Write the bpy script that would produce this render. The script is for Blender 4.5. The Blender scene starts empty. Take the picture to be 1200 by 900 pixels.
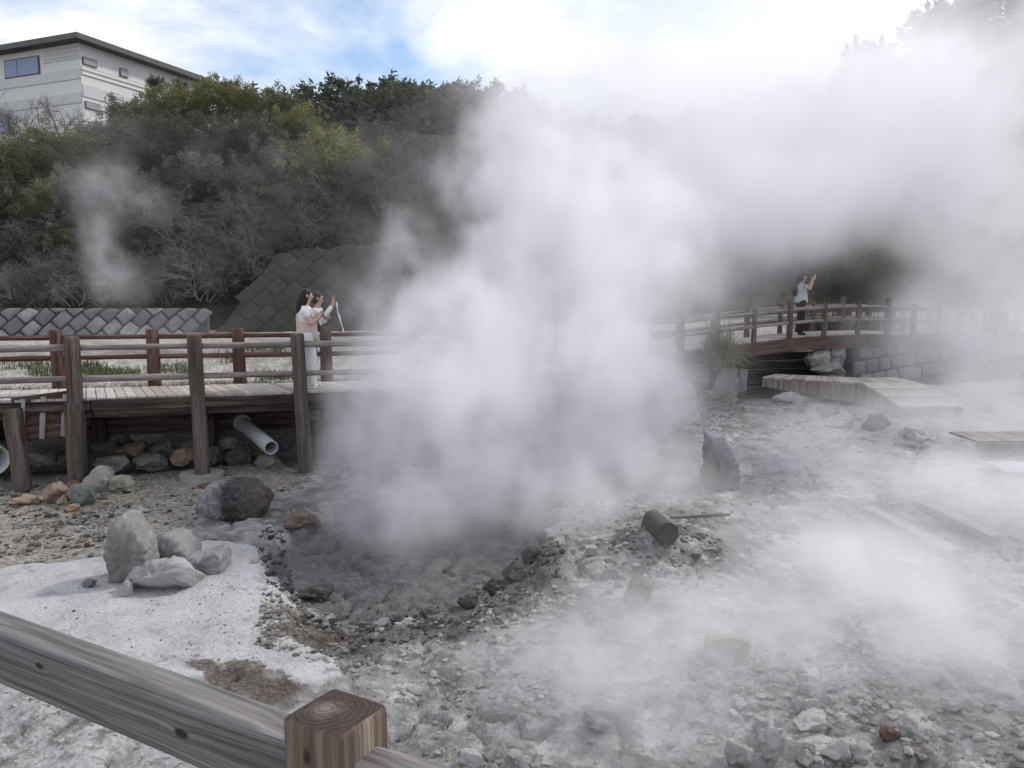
import bpy, bmesh, math, random
import numpy as np
from mathutils import Vector, Matrix, Euler, noise as mnoise
R = math.radians
rng = random.Random(7)
scene = bpy.context.scene
COL = scene.collection
D = bpy.data

# ------------------------------------------------------------------ view geometry
PITCH = R(7.0); EYE = Vector((0, 0, 1.6)); F = 900.0
CP, SP = math.cos(PITCH), math.sin(PITCH)
def ray(px, py):
    u = (px - 600) / F; v = (450 - py) / F
    return Vector((u, CP + v * SP, -SP + v * CP))
def at_y(px, py, y):
    d = ray(px, py); return EYE + d * (y / d.y)
def at_z(px, py, z):
    d = ray(px, py); return EYE + d * ((z - EYE.z) / d.z)

# ------------------------------------------------------------------ numpy noise
def _h(i, j, s):
    n = (i.astype(np.int64) * 374761393 + j.astype(np.int64) * 668265263 + s * 1274126177) & 0x7fffffff
    n = ((n ^ (n >> 13)) * 1274126177) & 0x7fffffff
    return ((n ^ (n >> 16)) & 0xffff) / 65535.0
def vnoise(x, y, s=0):
    x = np.asarray(x, float); y = np.asarray(y, float)
    i = np.floor(x); j = np.floor(y); fx = x - i; fy = y - j
    fx = fx * fx * (3 - 2 * fx); fy = fy * fy * (3 - 2 * fy)
    i = i.astype(np.int64); j = j.astype(np.int64)
    a = _h(i, j, s); b = _h(i + 1, j, s); c = _h(i, j + 1, s); d = _h(i + 1, j + 1, s)
    return (a * (1 - fx) + b * fx) * (1 - fy) + (c * (1 - fx) + d * fx) * fy
def fbm(x, y, s=0, o=5, g=0.5):
    t = 0; a = 1; n = 0
    for k in range(o):
        t = t + a * vnoise(np.asarray(x) * 2 ** k + 17.3 * k, np.asarray(y) * 2 ** k - 9.1 * k, s + k); n += a; a *= g
    return t / n
def sstep(a, b, x):
    t = np.clip((x - a) / (b - a), 0, 1); return t * t * (3 - 2 * t)

# ------------------------------------------------------------------ terrain
WALK = [(-16.0, 8.94), (-1.4, 12.53), (1.2, 15.0), (3.5, 19.7), (4.74, 20.5), (10.2, 22.15), (13.2, 23.6), (16.5, 26.0), (30, 38), (80, 70)]
def walk_sd(x, y):
    best = np.full(np.shape(x), 1e9); sgn = np.ones(np.shape(x))
    for (ax, ay), (bx, by) in zip(WALK[:-1], WALK[1:]):
        dx, dy = bx - ax, by - ay; L2 = dx * dx + dy * dy
        t = np.clip(((x - ax) * dx + (y - ay) * dy) / L2, 0, 1)
        d = np.hypot(x - (ax + t * dx), y - (ay + t * dy))
        c = dx * (y - ay) - dy * (x - ax)
        m = d < best
        best = np.where(m, d, best); sgn = np.where(m, np.sign(c), sgn)
    return best * sgn
MOUND = at_z(778, 640, -1.2); POOL = at_z(480, 660, -1.3)
def ghost(poly_px, z=-1.28):
    return [tuple(at_z(a, b, z).xy) for a, b in poly_px]
def poly_sd(poly, x, y):
    best = np.full(np.shape(x), 1e9); inside = np.zeros(np.shape(x), bool)
    n = len(poly)
    for k in range(n):
        ax, ay = poly[k]; bx, by = poly[(k + 1) % n]
        dx, dy = bx - ax, by - ay
        t = np.clip(((x - ax) * dx + (y - ay) * dy) / (dx * dx + dy * dy + 1e-9), 0, 1)
        best = np.minimum(best, np.hypot(x - ax - t * dx, y - ay - t * dy))
        cond = ((ay > y) != (by > y)) & (x < (bx - ax) * (y - ay) / (by - ay + 1e-12) + ax)
        inside ^= cond
    return np.where(inside, best, -best)
PW = ghost([(-400, 720), (0, 668), (120, 655), (250, 640), (300, 645), (325, 690), (352, 714), (325, 748), (405, 770), (420, 800), (365, 806), (335, 790), (232, 774), (240, 790), (180, 800), (0, 765), (-300, 745), (-500, 740)])
PW2 = ghost([(-500, 720), (0, 770), (230, 800), (330, 900), (440, 960), (200, 1080), (-500, 1080)])
PB = ghost([(215, 778), (300, 782), (350, 812), (330, 830), (270, 806)])
PB2 = ghost([(335, 712), (440, 735), (410, 762), (318, 748)])
PT = ghost([(-500, 565), (0, 552), (330, 540), (345, 575), (235, 605), (222, 628), (120, 652), (0, 668), (-500, 740)])
PM = ghost([(330, 625), (400, 590), (640, 560), (655, 640), (610, 690), (545, 722), (430, 728), (360, 702), (312, 668)])
PR = ghost([(630, 640), (600, 690), (548, 722), (420, 738), (415, 755), (560, 745), (650, 690), (665, 640)])
def gmasks(x, y):
    w1 = fbm(x * 1.7, y * 1.7, 3, 5, .6) - .5
    w = np.maximum(sstep(-.02, .06, poly_sd(PW, x, y) + w1 * .55), .42 * sstep(-.1, .3, poly_sd(PW2, x, y) + w1 * .6))
    b = np.maximum(sstep(-.1, .1, poly_sd(PB, x, y) + w1 * .4), sstep(-.1, .12, poly_sd(PB2, x, y) + w1 * .5))
    t = sstep(-.25, .25, poly_sd(PT, x, y) + w1 * .5)
    m = sstep(-.15, .15, poly_sd(PM, x, y) + w1 * 1.1)
    r = sstep(-.18, .1, poly_sd(PR, x, y) + w1 * .3)
    return w, b, t, m, r
CHX, CHY = 7.4, 21.6   # where the stream passes below the bridge
def channel(x, y, s): return sstep(1.7, 1.1, np.abs(x - CHX - (y - CHY) * .3)) * sstep(7.5, 5.5, s) * sstep(-1.5, .2, s)
def height(x, y, detail=True):
    x = np.asarray(x, float); y = np.asarray(y, float)
    s = walk_sd(x, y)
    floor = -1.28 + .16 * (fbm(x * .5, y * .5, 11, 3) - .5)
    dm = np.hypot(x - MOUND.x, (y - MOUND.y) * 1.1)
    floor = floor + .32 * np.exp(-(dm / .55) ** 2)
    up = -.12 + .45 * sstep(1.5, 9, s) + .08 * (fbm(x * .4, y * .4, 5, 3) - .5)
    left = sstep(2.5, 0.5, x)
    bank = sstep(.1, .5, s) * (1 - left) + sstep(1.0, 1.9, s) * left
    chan = channel(x, y, s)
    bank = bank * (1 - chan * sstep(-2, 0, s))
    z = floor * (1 - bank) + up * bank
    if detail:
        w, b, t, m, r = gmasks(x, y)
        near = sstep(40, 14, y)
        n1 = fbm(x * 3.1, y * 3.1, 21, 5, .55) - .5
        n2 = fbm(x * 9, y * 9, 31, 4, .6) - .5
        n3 = np.abs(fbm(x * 2.2 + 5, y * 2.2, 41, 4) - .5)
        rough = np.clip(1 - .75 * w - .7 * t, .12, 1)
        z = z + near * (n1 * .12 * rough + n2 * .05 * rough)
        z = z + w * .05 - m * .12 + near * m * ((n2 * .05) + .04 * np.maximum(0, n1))
        z = z + r * (.06 + .22 * np.maximum(0, fbm(x * 5, y * 5, 61, 4, .6) - .42))
        z = z - near * .07 * sstep(.04, .0, n3) * (1 - w) * (1 - t)
    return z
def hgt(x, y, detail=True):
    return float(height(np.array([x]), np.array([y]), detail)[0])
def ground_at(px, py):
    d = ray(px, py); z = -1.25
    for _ in range(12):
        p = EYE + d * ((z - EYE.z) / d.z); z = .5 * z + .5 * hgt(p.x, p.y)
    return p
def hill_h(x, y):
    x = np.asarray(x, float); y = np.asarray(y, float)
    nz = fbm(x * .12, y * .12, 71, 4) - .5
    foot = 24.3 + 5.5 * sstep(-4, 4, x) + .9 * np.maximum(0, x - 4) * .9
    a = 1.0 + 8.0 * sstep(0, 15, y - foot) + np.clip(y - foot - 15, 0, 60) * .05
    a = a * sstep(-.6, .4, y - foot) - 2.5 * (1 - sstep(-.8, .2, y - foot))
    left = sstep(6, -4, x)
    far = sstep(42, 88, y) * (7.5 + 17 * sstep(16, 58, x)) * sstep(-36, -14, x)
    mid = (sstep(0, 22, y - foot) * 7.5)
    z = a * left + (mid + 0.1 - 2.5 * (1 - sstep(-.8, .4, y - foot))) * (1 - left)
    return z + far + nz * 1.6 * sstep(0, 4, y - foot)
def hh(x, y): return float(hill_h(np.array([x]), np.array([y]))[0])

# ------------------------------------------------------------------ object helpers
def tag(o, label=None, cat=None, group=None, kind=None):
    if label: o['label'] = label
    if cat: o['category'] = cat
    if group: o['group'] = group
    if kind: o['kind'] = kind
    return o
def empty(name, loc, label, cat, group=None, rz=0):
    o = D.objects.new(name, None); COL.objects.link(o); o.location = loc; o.rotation_euler = (0, 0, rz)
    o.empty_display_size = .2
    return tag(o, label, cat, group)
def link(o, parent=None):
    COL.objects.link(o)
    if parent is not None:
        o.parent = parent
        m = Matrix.Identity(4)      # parents that are meshes already sit in world coordinates
        if parent.type == 'EMPTY': m = Matrix.Translation(parent.location) @ parent.rotation_euler.to_matrix().to_4x4()
        o.matrix_parent_inverse = m.inverted()   # children are written in world coordinates
    return o
def mesh_obj(name, verts, faces, mat, parent=None, smooth=False):
    me = D.meshes.new(name); me.from_pydata([tuple(v) for v in verts], [], faces); me.update()
    if smooth: me.polygons.foreach_set('use_smooth', [True] * len(me.polygons))
    if mat is not None: me.materials.append(mat)
    return link(D.objects.new(name, me), parent)
def np_mesh(name, V, Fc, mat, parent=None, smooth=False, attrs=None):
    """V (n,3), Fc (m,k) with constant k"""
    V = np.asarray(V, np.float32); Fc = np.asarray(Fc, np.int32); k = Fc.shape[1]
    me = D.meshes.new(name)
    me.vertices.add(len(V)); me.vertices.foreach_set('co', V.ravel())
    me.loops.add(Fc.size); me.loops.foreach_set('vertex_index', Fc.ravel())
    me.polygons.add(len(Fc)); me.polygons.foreach_set('loop_start', np.arange(0, Fc.size, k, dtype=np.int32))
    me.polygons.foreach_set('use_smooth', np.full(len(Fc), smooth))
    if attrs:
        for an, av in attrs.items():
            a = me.attributes.new(an, 'FLOAT', 'POINT'); a.data.foreach_set('value', np.asarray(av, np.float32))
    me.update(calc_edges=True)
    if mat is not None: me.materials.append(mat)
    return link(D.objects.new(name, me), parent)
def bm_obj(name, bm, mat, parent=None, smooth=False):
    me = D.meshes.new(name); bm.to_mesh(me); bm.free()
    if smooth: me.polygons.foreach_set('use_smooth', [True] * len(me.polygons))
    me.materials.append(mat)
    return link(D.objects.new(name, me), parent)
def axis_matrix(p0, p1, roll_up=Vector((0, 0, 1))):
    """local Z runs p0 -> p1, local Y as close to up as it gets"""
    p0 = Vector(p0); z = (Vector(p1) - p0).normalized()
    up = roll_up if abs(z.dot(roll_up)) < .98 else Vector((0, 1, 0))
    x = up.cross(z).normalized(); y = z.cross(x)
    m = Matrix((x, y, z)).transposed().to_4x4(); m.translation = p0
    return m
def beam(name, p0, p1, w, h, mat, parent=None, bevel=.008, rough=.004, seg=10, up=None, seed=0):
    """squared timber with softened arrises; length along local Z so the grain follows it"""
    L = (Vector(p1) - Vector(p0)).length; bm = bmesh.new()
    prof = []
    for sx, sy in ((1, 1), (-1, 1), (-1, -1), (1, -1)):
        cx, cy = sx * (w / 2 - bevel), sy * (h / 2 - bevel)
        a0 = math.atan2(sy, sx)
        for da in (-45, 0, 45):
            prof.append((cx + bevel * math.cos(a0 + R(da)), cy + bevel * math.sin(a0 + R(da))))
    rings = []
    for i in range(seg + 1):
        z = L * i / seg; ring = []
        for k, (x, y) in enumerate(prof):
            n = mnoise.noise(Vector((x * 9 + seed * 3.1, y * 9, z * 2.5))) * rough
            f = 1 + n / max(w, h) * 2
            e = 1 - (bevel * .5 / max(w, h)) * (2 if i in (0, seg) else 0)
            ring.append(bm.verts.new((x * f * e, y * f * e, z)))
        rings.append(ring)
    n = len(prof)
    for a, b in zip(rings[:-1], rings[1:]):
        for k in range(n): bm.faces.new((a[k], a[(k + 1) % n], b[(k + 1) % n], b[k]))
    bm.faces.new(list(reversed(rings[0]))); bm.faces.new(rings[-1])
    o = bm_obj(name, bm, mat, parent)
    o.matrix_basis = axis_matrix(p0, p1, up or Vector((0, 0, 1)))
    return o
def log(name, p0, p1, r0, r1, mat, parent=None, sides=14, seg=10, rough=.06, cap=.25, seed=0):
    L = (Vector(p1) - Vector(p0)).length; bm = bmesh.new(); rings = []
    zs = [L * i / seg for i in range(seg + 1)]
    zs = [0] + [z for z in zs[1:-1]] + [L - r1 * cap, L]
    for i, z in enumerate(zs):
        r = r0 + (r1 - r0) * z / L
        if i == len(zs) - 1: r *= 1 - cap * .6
        ring = []
        for k in range(sides):
            a = 2 * math.pi * k / sides
            n = 1 + rough * mnoise.noise(Vector((math.cos(a) * 1.3 + seed * 5.7, math.sin(a) * 1.3, z * 1.6)))
            ring.append(bm.verts.new((r * n * math.cos(a), r * n * math.sin(a), z)))
        rings.append(ring)
    for a, b in zip(rings[:-1], rings[1:]):
        for k in range(sides): bm.faces.new((a[k], a[(k + 1) % sides], b[(k + 1) % sides], b[k]))
    bm.faces.new(list(reversed(rings[0]))); bm.faces.new(rings[-1])
    for f in bm.faces: f.smooth = len(f.verts) == 4
    o = bm_obj(name, bm, mat, parent)
    o.matrix_basis = axis_matrix(p0, p1)
    return o
def tube_into(V, Fc, pts, rads, sides=5):
    base = len(V)
    for i, p in enumerate(pts):
        d = (pts[min(i + 1, len(pts) - 1)] - pts[max(i - 1, 0)]).normalized()
        up = Vector((0, 0, 1)) if abs(d.z) < .9 else Vector((1, 0, 0))
        a = d.cross(up).normalized(); b = d.cross(a)
        for k in range(sides):
            t = 2 * math.pi * k / sides
            V.append(p + (a * math.cos(t) + b * math.sin(t)) * rads[i])
    for i in range(len(pts) - 1):
        for k in range(sides):
            k2 = (k + 1) % sides
            Fc.append((base + i * sides + k, base + i * sides + k2, base + (i + 1) * sides + k2, base + (i + 1) * sides + k))

# ------------------------------------------------------------------ materials
class NT:
    def __init__(s, name, mat=True):
        s.m = D.materials.new(name); s.m.use_nodes = True; s.t = s.m.node_tree
        s.t.nodes.clear(); s.out = s.t.nodes.new('ShaderNodeOutputMaterial')
    def n(s, typ, **kw):
        nd = s.t.nodes.new(typ)
        for k, v in kw.items():
            if hasattr(nd, k) and k not in nd.inputs: setattr(nd, k, v)
            else: nd.inputs[k].default_value = v
        return nd
    def l(s, a, b): s.t.links.new(a, b)
    def coord(s, kind='Object'): return s.n('ShaderNodeTexCoord').outputs[kind]
    def mapping(s, vec, scale=(1, 1, 1), rot=(0, 0, 0), loc=(0, 0, 0)):
        m = s.n('ShaderNodeMapping'); m.inputs['Scale'].default_value = scale; m.inputs['Rotation'].default_value = rot; m.inputs['Location'].default_value = loc
        s.l(vec, m.inputs['Vector']); return m.outputs[0]
    def noise(s, vec, scale, detail=5, rough=.55, dist=0):
        n = s.n('ShaderNodeTexNoise'); n.inputs['Scale'].default_value = scale; n.inputs['Detail'].default_value = detail
        n.inputs['Roughness'].default_value = rough; n.inputs['Distortion'].default_value = dist
        s.l(vec, n.inputs['Vector']); return n.outputs[0]
    def ramp(s, fac, stops, interp='LINEAR'):
        r = s.n('ShaderNodeValToRGB'); r.color_ramp.interpolation = interp; e = r.color_ramp.elements
        while len(e) < len(stops): e.new(.5)
        for k, (p, c) in enumerate(stops):
            e[k].position = p; e[k].color = (c, c, c, 1) if isinstance(c, (int, float)) else (*c, 1)
        s.l(fac, r.inputs[0]); return r.outputs[0]
    def mix(s, fac, a, b, mode='MIX'):
        m = s.n('ShaderNodeMix'); m.data_type = 'RGBA'; m.blend_type = mode
        for sock, v in ((m.inputs[0], fac), (m.inputs[6], a), (m.inputs[7], b)):
            if hasattr(v, 'is_linked'): s.l(v, sock)
            elif isinstance(v, (int, float)): sock.default_value = v if sock == m.inputs[0] else (v, v, v, 1)
            else: sock.default_value = (*v, 1) if len(v) == 3 else v
        return m.outputs[2]
    def math(s, op, a, b=None, clamp=False):
        m = s.n('ShaderNodeMath', operation=op); m.use_clamp = clamp
        for sock, v in ((m.inputs[0], a), (m.inputs[1], b)):
            if v is None: continue
            if hasattr(v, 'is_linked'): s.l(v, sock)
            else: sock.default_value = v
        return m.outputs[0]
    def attr(s, name): return s.n('ShaderNodeAttribute', attribute_name=name).outputs['Fac']
    def bsdf(s, color, rough=.8, bump=None, bdist=.02, bstr=1.0, spec=.3, bumps=None):
        b = s.n('ShaderNodeBsdfPrincipled')
        if hasattr(color, 'is_linked'): s.l(color, b.inputs['Base Color'])
        else: b.inputs['Base Color'].default_value = (*color, 1)
        if hasattr(rough, 'is_linked'): s.l(rough, b.inputs['Roughness'])
        else: b.inputs['Roughness'].default_value = rough
        b.inputs['Specular IOR Level'].default_value = spec
        last = None
        for hgt_, dist_ in (bumps or ([(bump, bdist)] if bump is not None else [])):
            bp = s.n('ShaderNodeBump'); bp.inputs['Distance'].default_value = dist_; bp.inputs['Strength'].default_value = bstr
            s.l(hgt_, bp.inputs['Height'])
            if last is not None: s.l(last, bp.inputs['Normal'])
            last = bp.outputs[0]
        if last is not None: s.l(last, b.inputs['Normal'])
        s.l(b.outputs[0], s.out.inputs['Surface']); s.b = b
        return s.m

def wood_mat(name, dark, mid, light, axis='Z', knots=True, weather=.5, scale=1.0):
    t = NT(name); co = t.coord(); oi = t.n('ShaderNodeObjectInfo')
    va = t.n('ShaderNodeVectorMath', operation='ADD'); t.l(co, va.inputs[0])
    sc = t.n('ShaderNodeVectorMath', operation='SCALE'); t.l(oi.outputs['Location'], sc.inputs[0]); sc.inputs['Scale'].default_value = 3.7
    t.l(sc.outputs[0], va.inputs[1]); v = va.outputs[0]
    st = (34 * scale, 34 * scale, 1.1 * scale)
    warp = t.noise(t.mapping(v, (3, 3, 1.2)), 1.0, 3)
    w3 = t.n('ShaderNodeVectorMath', operation='SCALE'); w3.inputs[0].default_value = (.09, .07, 0); t.l(warp, w3.inputs['Scale'])
    wa = t.n('ShaderNodeVectorMath', operation='ADD'); t.l(v, wa.inputs[0]); t.l(w3.outputs[0], wa.inputs[1])
    grain = t.noise(t.mapping(wa.outputs[0], st), 1.0, 4, .6)
    fine = t.noise(t.mapping(wa.outputs[0], (150 * scale, 150 * scale, 5)), 1.0, 3, .6)
    blot = t.noise(t.mapping(v, (4, 4, 1.6)), 1.0, 4)
    c = t.ramp(grain, [(.3, dark), (.48, mid), (.68, light)])
    c = t.mix(t.math('MULTIPLY', t.ramp(blot, [(.35, 0.0), (.7, 1.0)]), weather), c, light)
    c = t.mix(t.ramp(fine, [(.3, .55), (.55, 0.0)]), c, dark)
    return t.bsdf(c, .85, spec=.2, bumps=[(grain, .006), (fine, .002)], bstr=.8)
M = {}
M['wood_rail'] = wood_mat('weathered rail wood', (.09, .075, .07), (.24, .21, .2), (.4, .37, .36))
M['wood_dark'] = wood_mat('dark log wood', (.03, .022, .019), (.082, .06, .052), (.19, .155, .14), weather=.4, scale=.5)
M['wood_red'] = wood_mat('reddish log wood', (.03, .016, .013), (.095, .05, .042), (.17, .105, .09), weather=.25, scale=.5)
M['wood_greyrail'] = wood_mat('greyed log rail wood', (.07, .055, .05), (.2, .165, .155), (.36, .32, .31), weather=.5, scale=.5)
M['wood_beam'] = wood_mat('black stained beam wood', (.012, .009, .008), (.045, .032, .027), (.13, .1, .085), weather=.3, scale=.5)
M['wood_panel'] = wood_mat('brown plank wood', (.03, .017, .013), (.085, .05, .038), (.16, .11, .09), weather=.3, scale=.6)
M['batten'] = wood_mat('grey batten wood', (.17, .17, .17), (.3, .3, .3), (.42, .42, .42), weather=.3, scale=.6)

def fore_mats():
    # nearest timber: wide figure with dark latewood lines and knots
    t = NT('foreground rail wood'); v = t.coord()
    warp = t.noise(t.mapping(v, (2.2, 2.2, .9)), 1.3, 2)
    wob = t.math('MULTIPLY', t.math('SUBTRACT', warp, .5), .07)
    # knots on the side of the beam
    def knot(p, r):
        d = t.n('ShaderNodeVectorMath', operation='SUBTRACT'); t.l(v, d.inputs[0]); d.inputs[1].default_value = p
        s = t.n('ShaderNodeVectorMath', operation='MULTIPLY'); t.l(d.outputs[0], s.inputs[0]); s.inputs[1].default_value = (1, 1, .5)
        ln = t.n('ShaderNodeVectorMath', operation='LENGTH'); t.l(s.outputs[0], ln.inputs[0])
        return t.math('DIVIDE', ln.outputs['Value'], r)
    K = [knot((.034, -.002, .26), .011), knot((.034, -.034, .125), .009), knot((.034, .02, .66), .008), knot((.034, -.03, 1.1), .012)]
    bulge = None; dark = None
    for k in K:
        e = t.math('POWER', 2.718, t.math('MULTIPLY', k, -.9))
        dk = t.ramp(k, [(.55, 1.0), (1.0, .0)])
        bulge = e if bulge is None else t.math('ADD', bulge, e)
        dark = dk if dark is None else t.math('MAXIMUM', dark, dk)
    sep = t.n('ShaderNodeSeparateXYZ'); t.l(v, sep.inputs[0])
    yy = t.math('ADD', t.math('ADD', sep.outputs[1], t.math('MULTIPLY', sep.outputs[0], .35)), wob)
    yy = t.math('ADD', yy, t.math('MULTIPLY', bulge, .016))
    rc = t.n('ShaderNodeCombineXYZ'); t.l(t.math('MULTIPLY', yy, 105), rc.inputs[0]); t.l(t.math('MULTIPLY', sep.outputs[2], .9), rc.inputs[1])
    ring = t.noise(rc.outputs[0], 1.0, 2, .4)
    line = t.ramp(ring, [(.36, 0.0), (.44, .3), (.52, 1.0), (.6, 1.0), (.66, .45), (.72, 1.0)])
    grain = t.noise(t.mapping(v, (60, 60, 1.6)), 1.0, 5, .65)
    fine = t.noise(t.mapping(v, (320, 320, 9)), 1.0, 3, .6)
    blot = t.noise(t.mapping(v, (9, 9, 2.2)), 1.0, 4)
    c = t.ramp(grain, [(.28, (.09, .082, .082)), (.5, (.18, .168, .168)), (.72, (.28, .267, .272))])
    c = t.mix(t.math('MULTIPLY', t.math('SUBTRACT', 1.0, line), .8), c, (.055, .048, .046))
    c = t.mix(t.ramp(fine, [(.3, .5), (.55, 0.0)]), c, (.09, .08, .08))
    c = t.mix(t.math('MULTIPLY', t.ramp(blot, [(.45, 0.0), (.75, 1.0)]), .4), c, (.34, .31, .29))
    c = t.mix(dark, c, (.03, .022, .02))
    M['fore_rail'] = t.bsdf(c, .75, spec=.25, bumps=[(line, .0012), (grain, .004), (fine, .0012)], bstr=.7)
    t = NT('foreground post wood'); v = t.coord()
    grain = t.noise(t.mapping(v, (75, 75, 2.0)), 1.0, 4, .6)
    wide = t.noise(t.mapping(v, (26, 26, 1.2)), 1.0, 3, .5)
    fine = t.noise(t.mapping(v, (300, 300, 9)), 1.0, 3, .6)
    c = t.ramp(wide, [(.3, (.1, .068, .052)), (.45, (.2, .15, .115)), (.58, (.3, .25, .19)), (.72, (.36, .33, .26))])
    c = t.mix(t.ramp(grain, [(.35, .8), (.55, 0.0)]), c, (.075, .048, .042))
    c = t.mix(t.ramp(fine, [(.3, .5), (.55, 0.0)]), c, (.08, .06, .055))
    # end grain rings
    sep = t.n('ShaderNodeSeparateXYZ'); t.l(v, sep.inputs[0])
    off = t.n('ShaderNodeCombineXYZ'); t.l(t.math('ADD', sep.outputs[0], .016), off.inputs[0]); t.l(t.math('ADD', sep.outputs[1], .006), off.inputs[1])
    ln = t.n('ShaderNodeVectorMath', operation='LENGTH'); t.l(off.outputs[0], ln.inputs[0])
    rr = t.math('ADD', ln.outputs['Value'], t.math('MULTIPLY', t.noise(v, 28, 4), .02))
    rs = t.ramp(t.noise(t.mapping(t.n('ShaderNodeCombineXYZ').outputs[0]), 1, 2), [(0, 0.0), (1, 1.0)])
    rcv = t.n('ShaderNodeCombineXYZ'); t.l(t.math('MULTIPLY', rr, 420), rcv.inputs[0]); rs = t.ramp(t.noise(rcv.outputs[0], 1, 2, .5), [(.38, 0.0), (.6, 1.0)])
    blot = t.noise(v, 45, 4)
    inner = t.ramp(t.math('ADD', rr, t.math('MULTIPLY', blot, .04)), [(.03, 1.0), (.062, 0.0)])
    pale = t.mix(rs, (.25, .225, .212), (.11, .085, .078))
    brown = t.mix(rs, (.1, .068, .058), (.028, .018, .016))
    ec = t.mix(inner, brown, pale)
    g = t.n('ShaderNodeNewGeometry'); tc = t.n('ShaderNodeTexCoord')
    sn = t.n('ShaderNodeSeparateXYZ'); t.l(tc.outputs['Normal'], sn.inputs[0])
    top = t.ramp(sn.outputs[2], [(.45, 0.0), (.75, 1.0)])
    # a knot on the left face
    d = t.n('ShaderNodeVectorMath', operation='SUBTRACT'); t.l(v, d.inputs[0]); d.inputs[1].default_value = (-.008, -.055, 2.225)
    s2 = t.n('ShaderNodeVectorMath', operation='MULTIPLY'); t.l(d.outputs[0], s2.inputs[0]); s2.inputs[1].default_value = (1, 1, .55)
    l2 = t.n('ShaderNodeVectorMath', operation='LENGTH'); t.l(s2.outputs[0], l2.inputs[0])
    c = t.mix(t.ramp(t.math('MULTIPLY', l2.outputs['Value'], 60), [(.25, .9), (.6, 0.0)]), c, (.035, .022, .02))
    c = t.mix(top, c, ec)
    M['fore_post'] = t.bsdf(c, .8, spec=.2, bumps=[(grain, .003), (fine, .0012), (rs, .0006)], bstr=.6)
fore_mats()

def rock_mat(name, tint=None, c2=None, split=None):
    t = NT(name); v = t.coord(); oi = t.n('ShaderNodeObjectInfo')
    va = t.n('ShaderNodeVectorMath', operation='ADD'); t.l(v, va.inputs[0]); t.l(oi.outputs['Location'], va.inputs[1]); w = va.outputs[0]
    n1 = t.noise(w, 2.2, 6, .6); n2 = t.noise(w, 9, 6, .65); n3 = t.noise(w, 45, 4, .7)
    base = oi.outputs['Color']
    if c2 is not None:
        k = t.noise(w, 1.4, 3, .5)
        base = t.mix(t.ramp(k, [(.44, 0.0), (.54, 1.0)]), base, c2)
    c = t.mix(t.ramp(n1, [(.3, .55), (.62, 0.0)]), base, t.mix(1.0, base, .42, 'MULTIPLY'))
    c = t.mix(t.ramp(n2, [(.52, 0.0), (.75, .6)]), c, t.mix(.6, base, (.6, .59, .58)))
    c = t.mix(t.ramp(n3, [(.25, .55), (.5, 0.0)]), c, t.mix(1.0, base, .3, 'MULTIPLY'))
    return t.bsdf(c, .9, spec=.2, bumps=[(n1, .08), (n2, .05), (n3, .012)], bstr=.55)
M['rock'] = rock_mat('rock'); M['rock_two'] = rock_mat('two tone rock', c2=(.3, .3, .32)); M['rock_pink'] = rock_mat('pink patched rock', c2=(.3, .2, .16))

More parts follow.
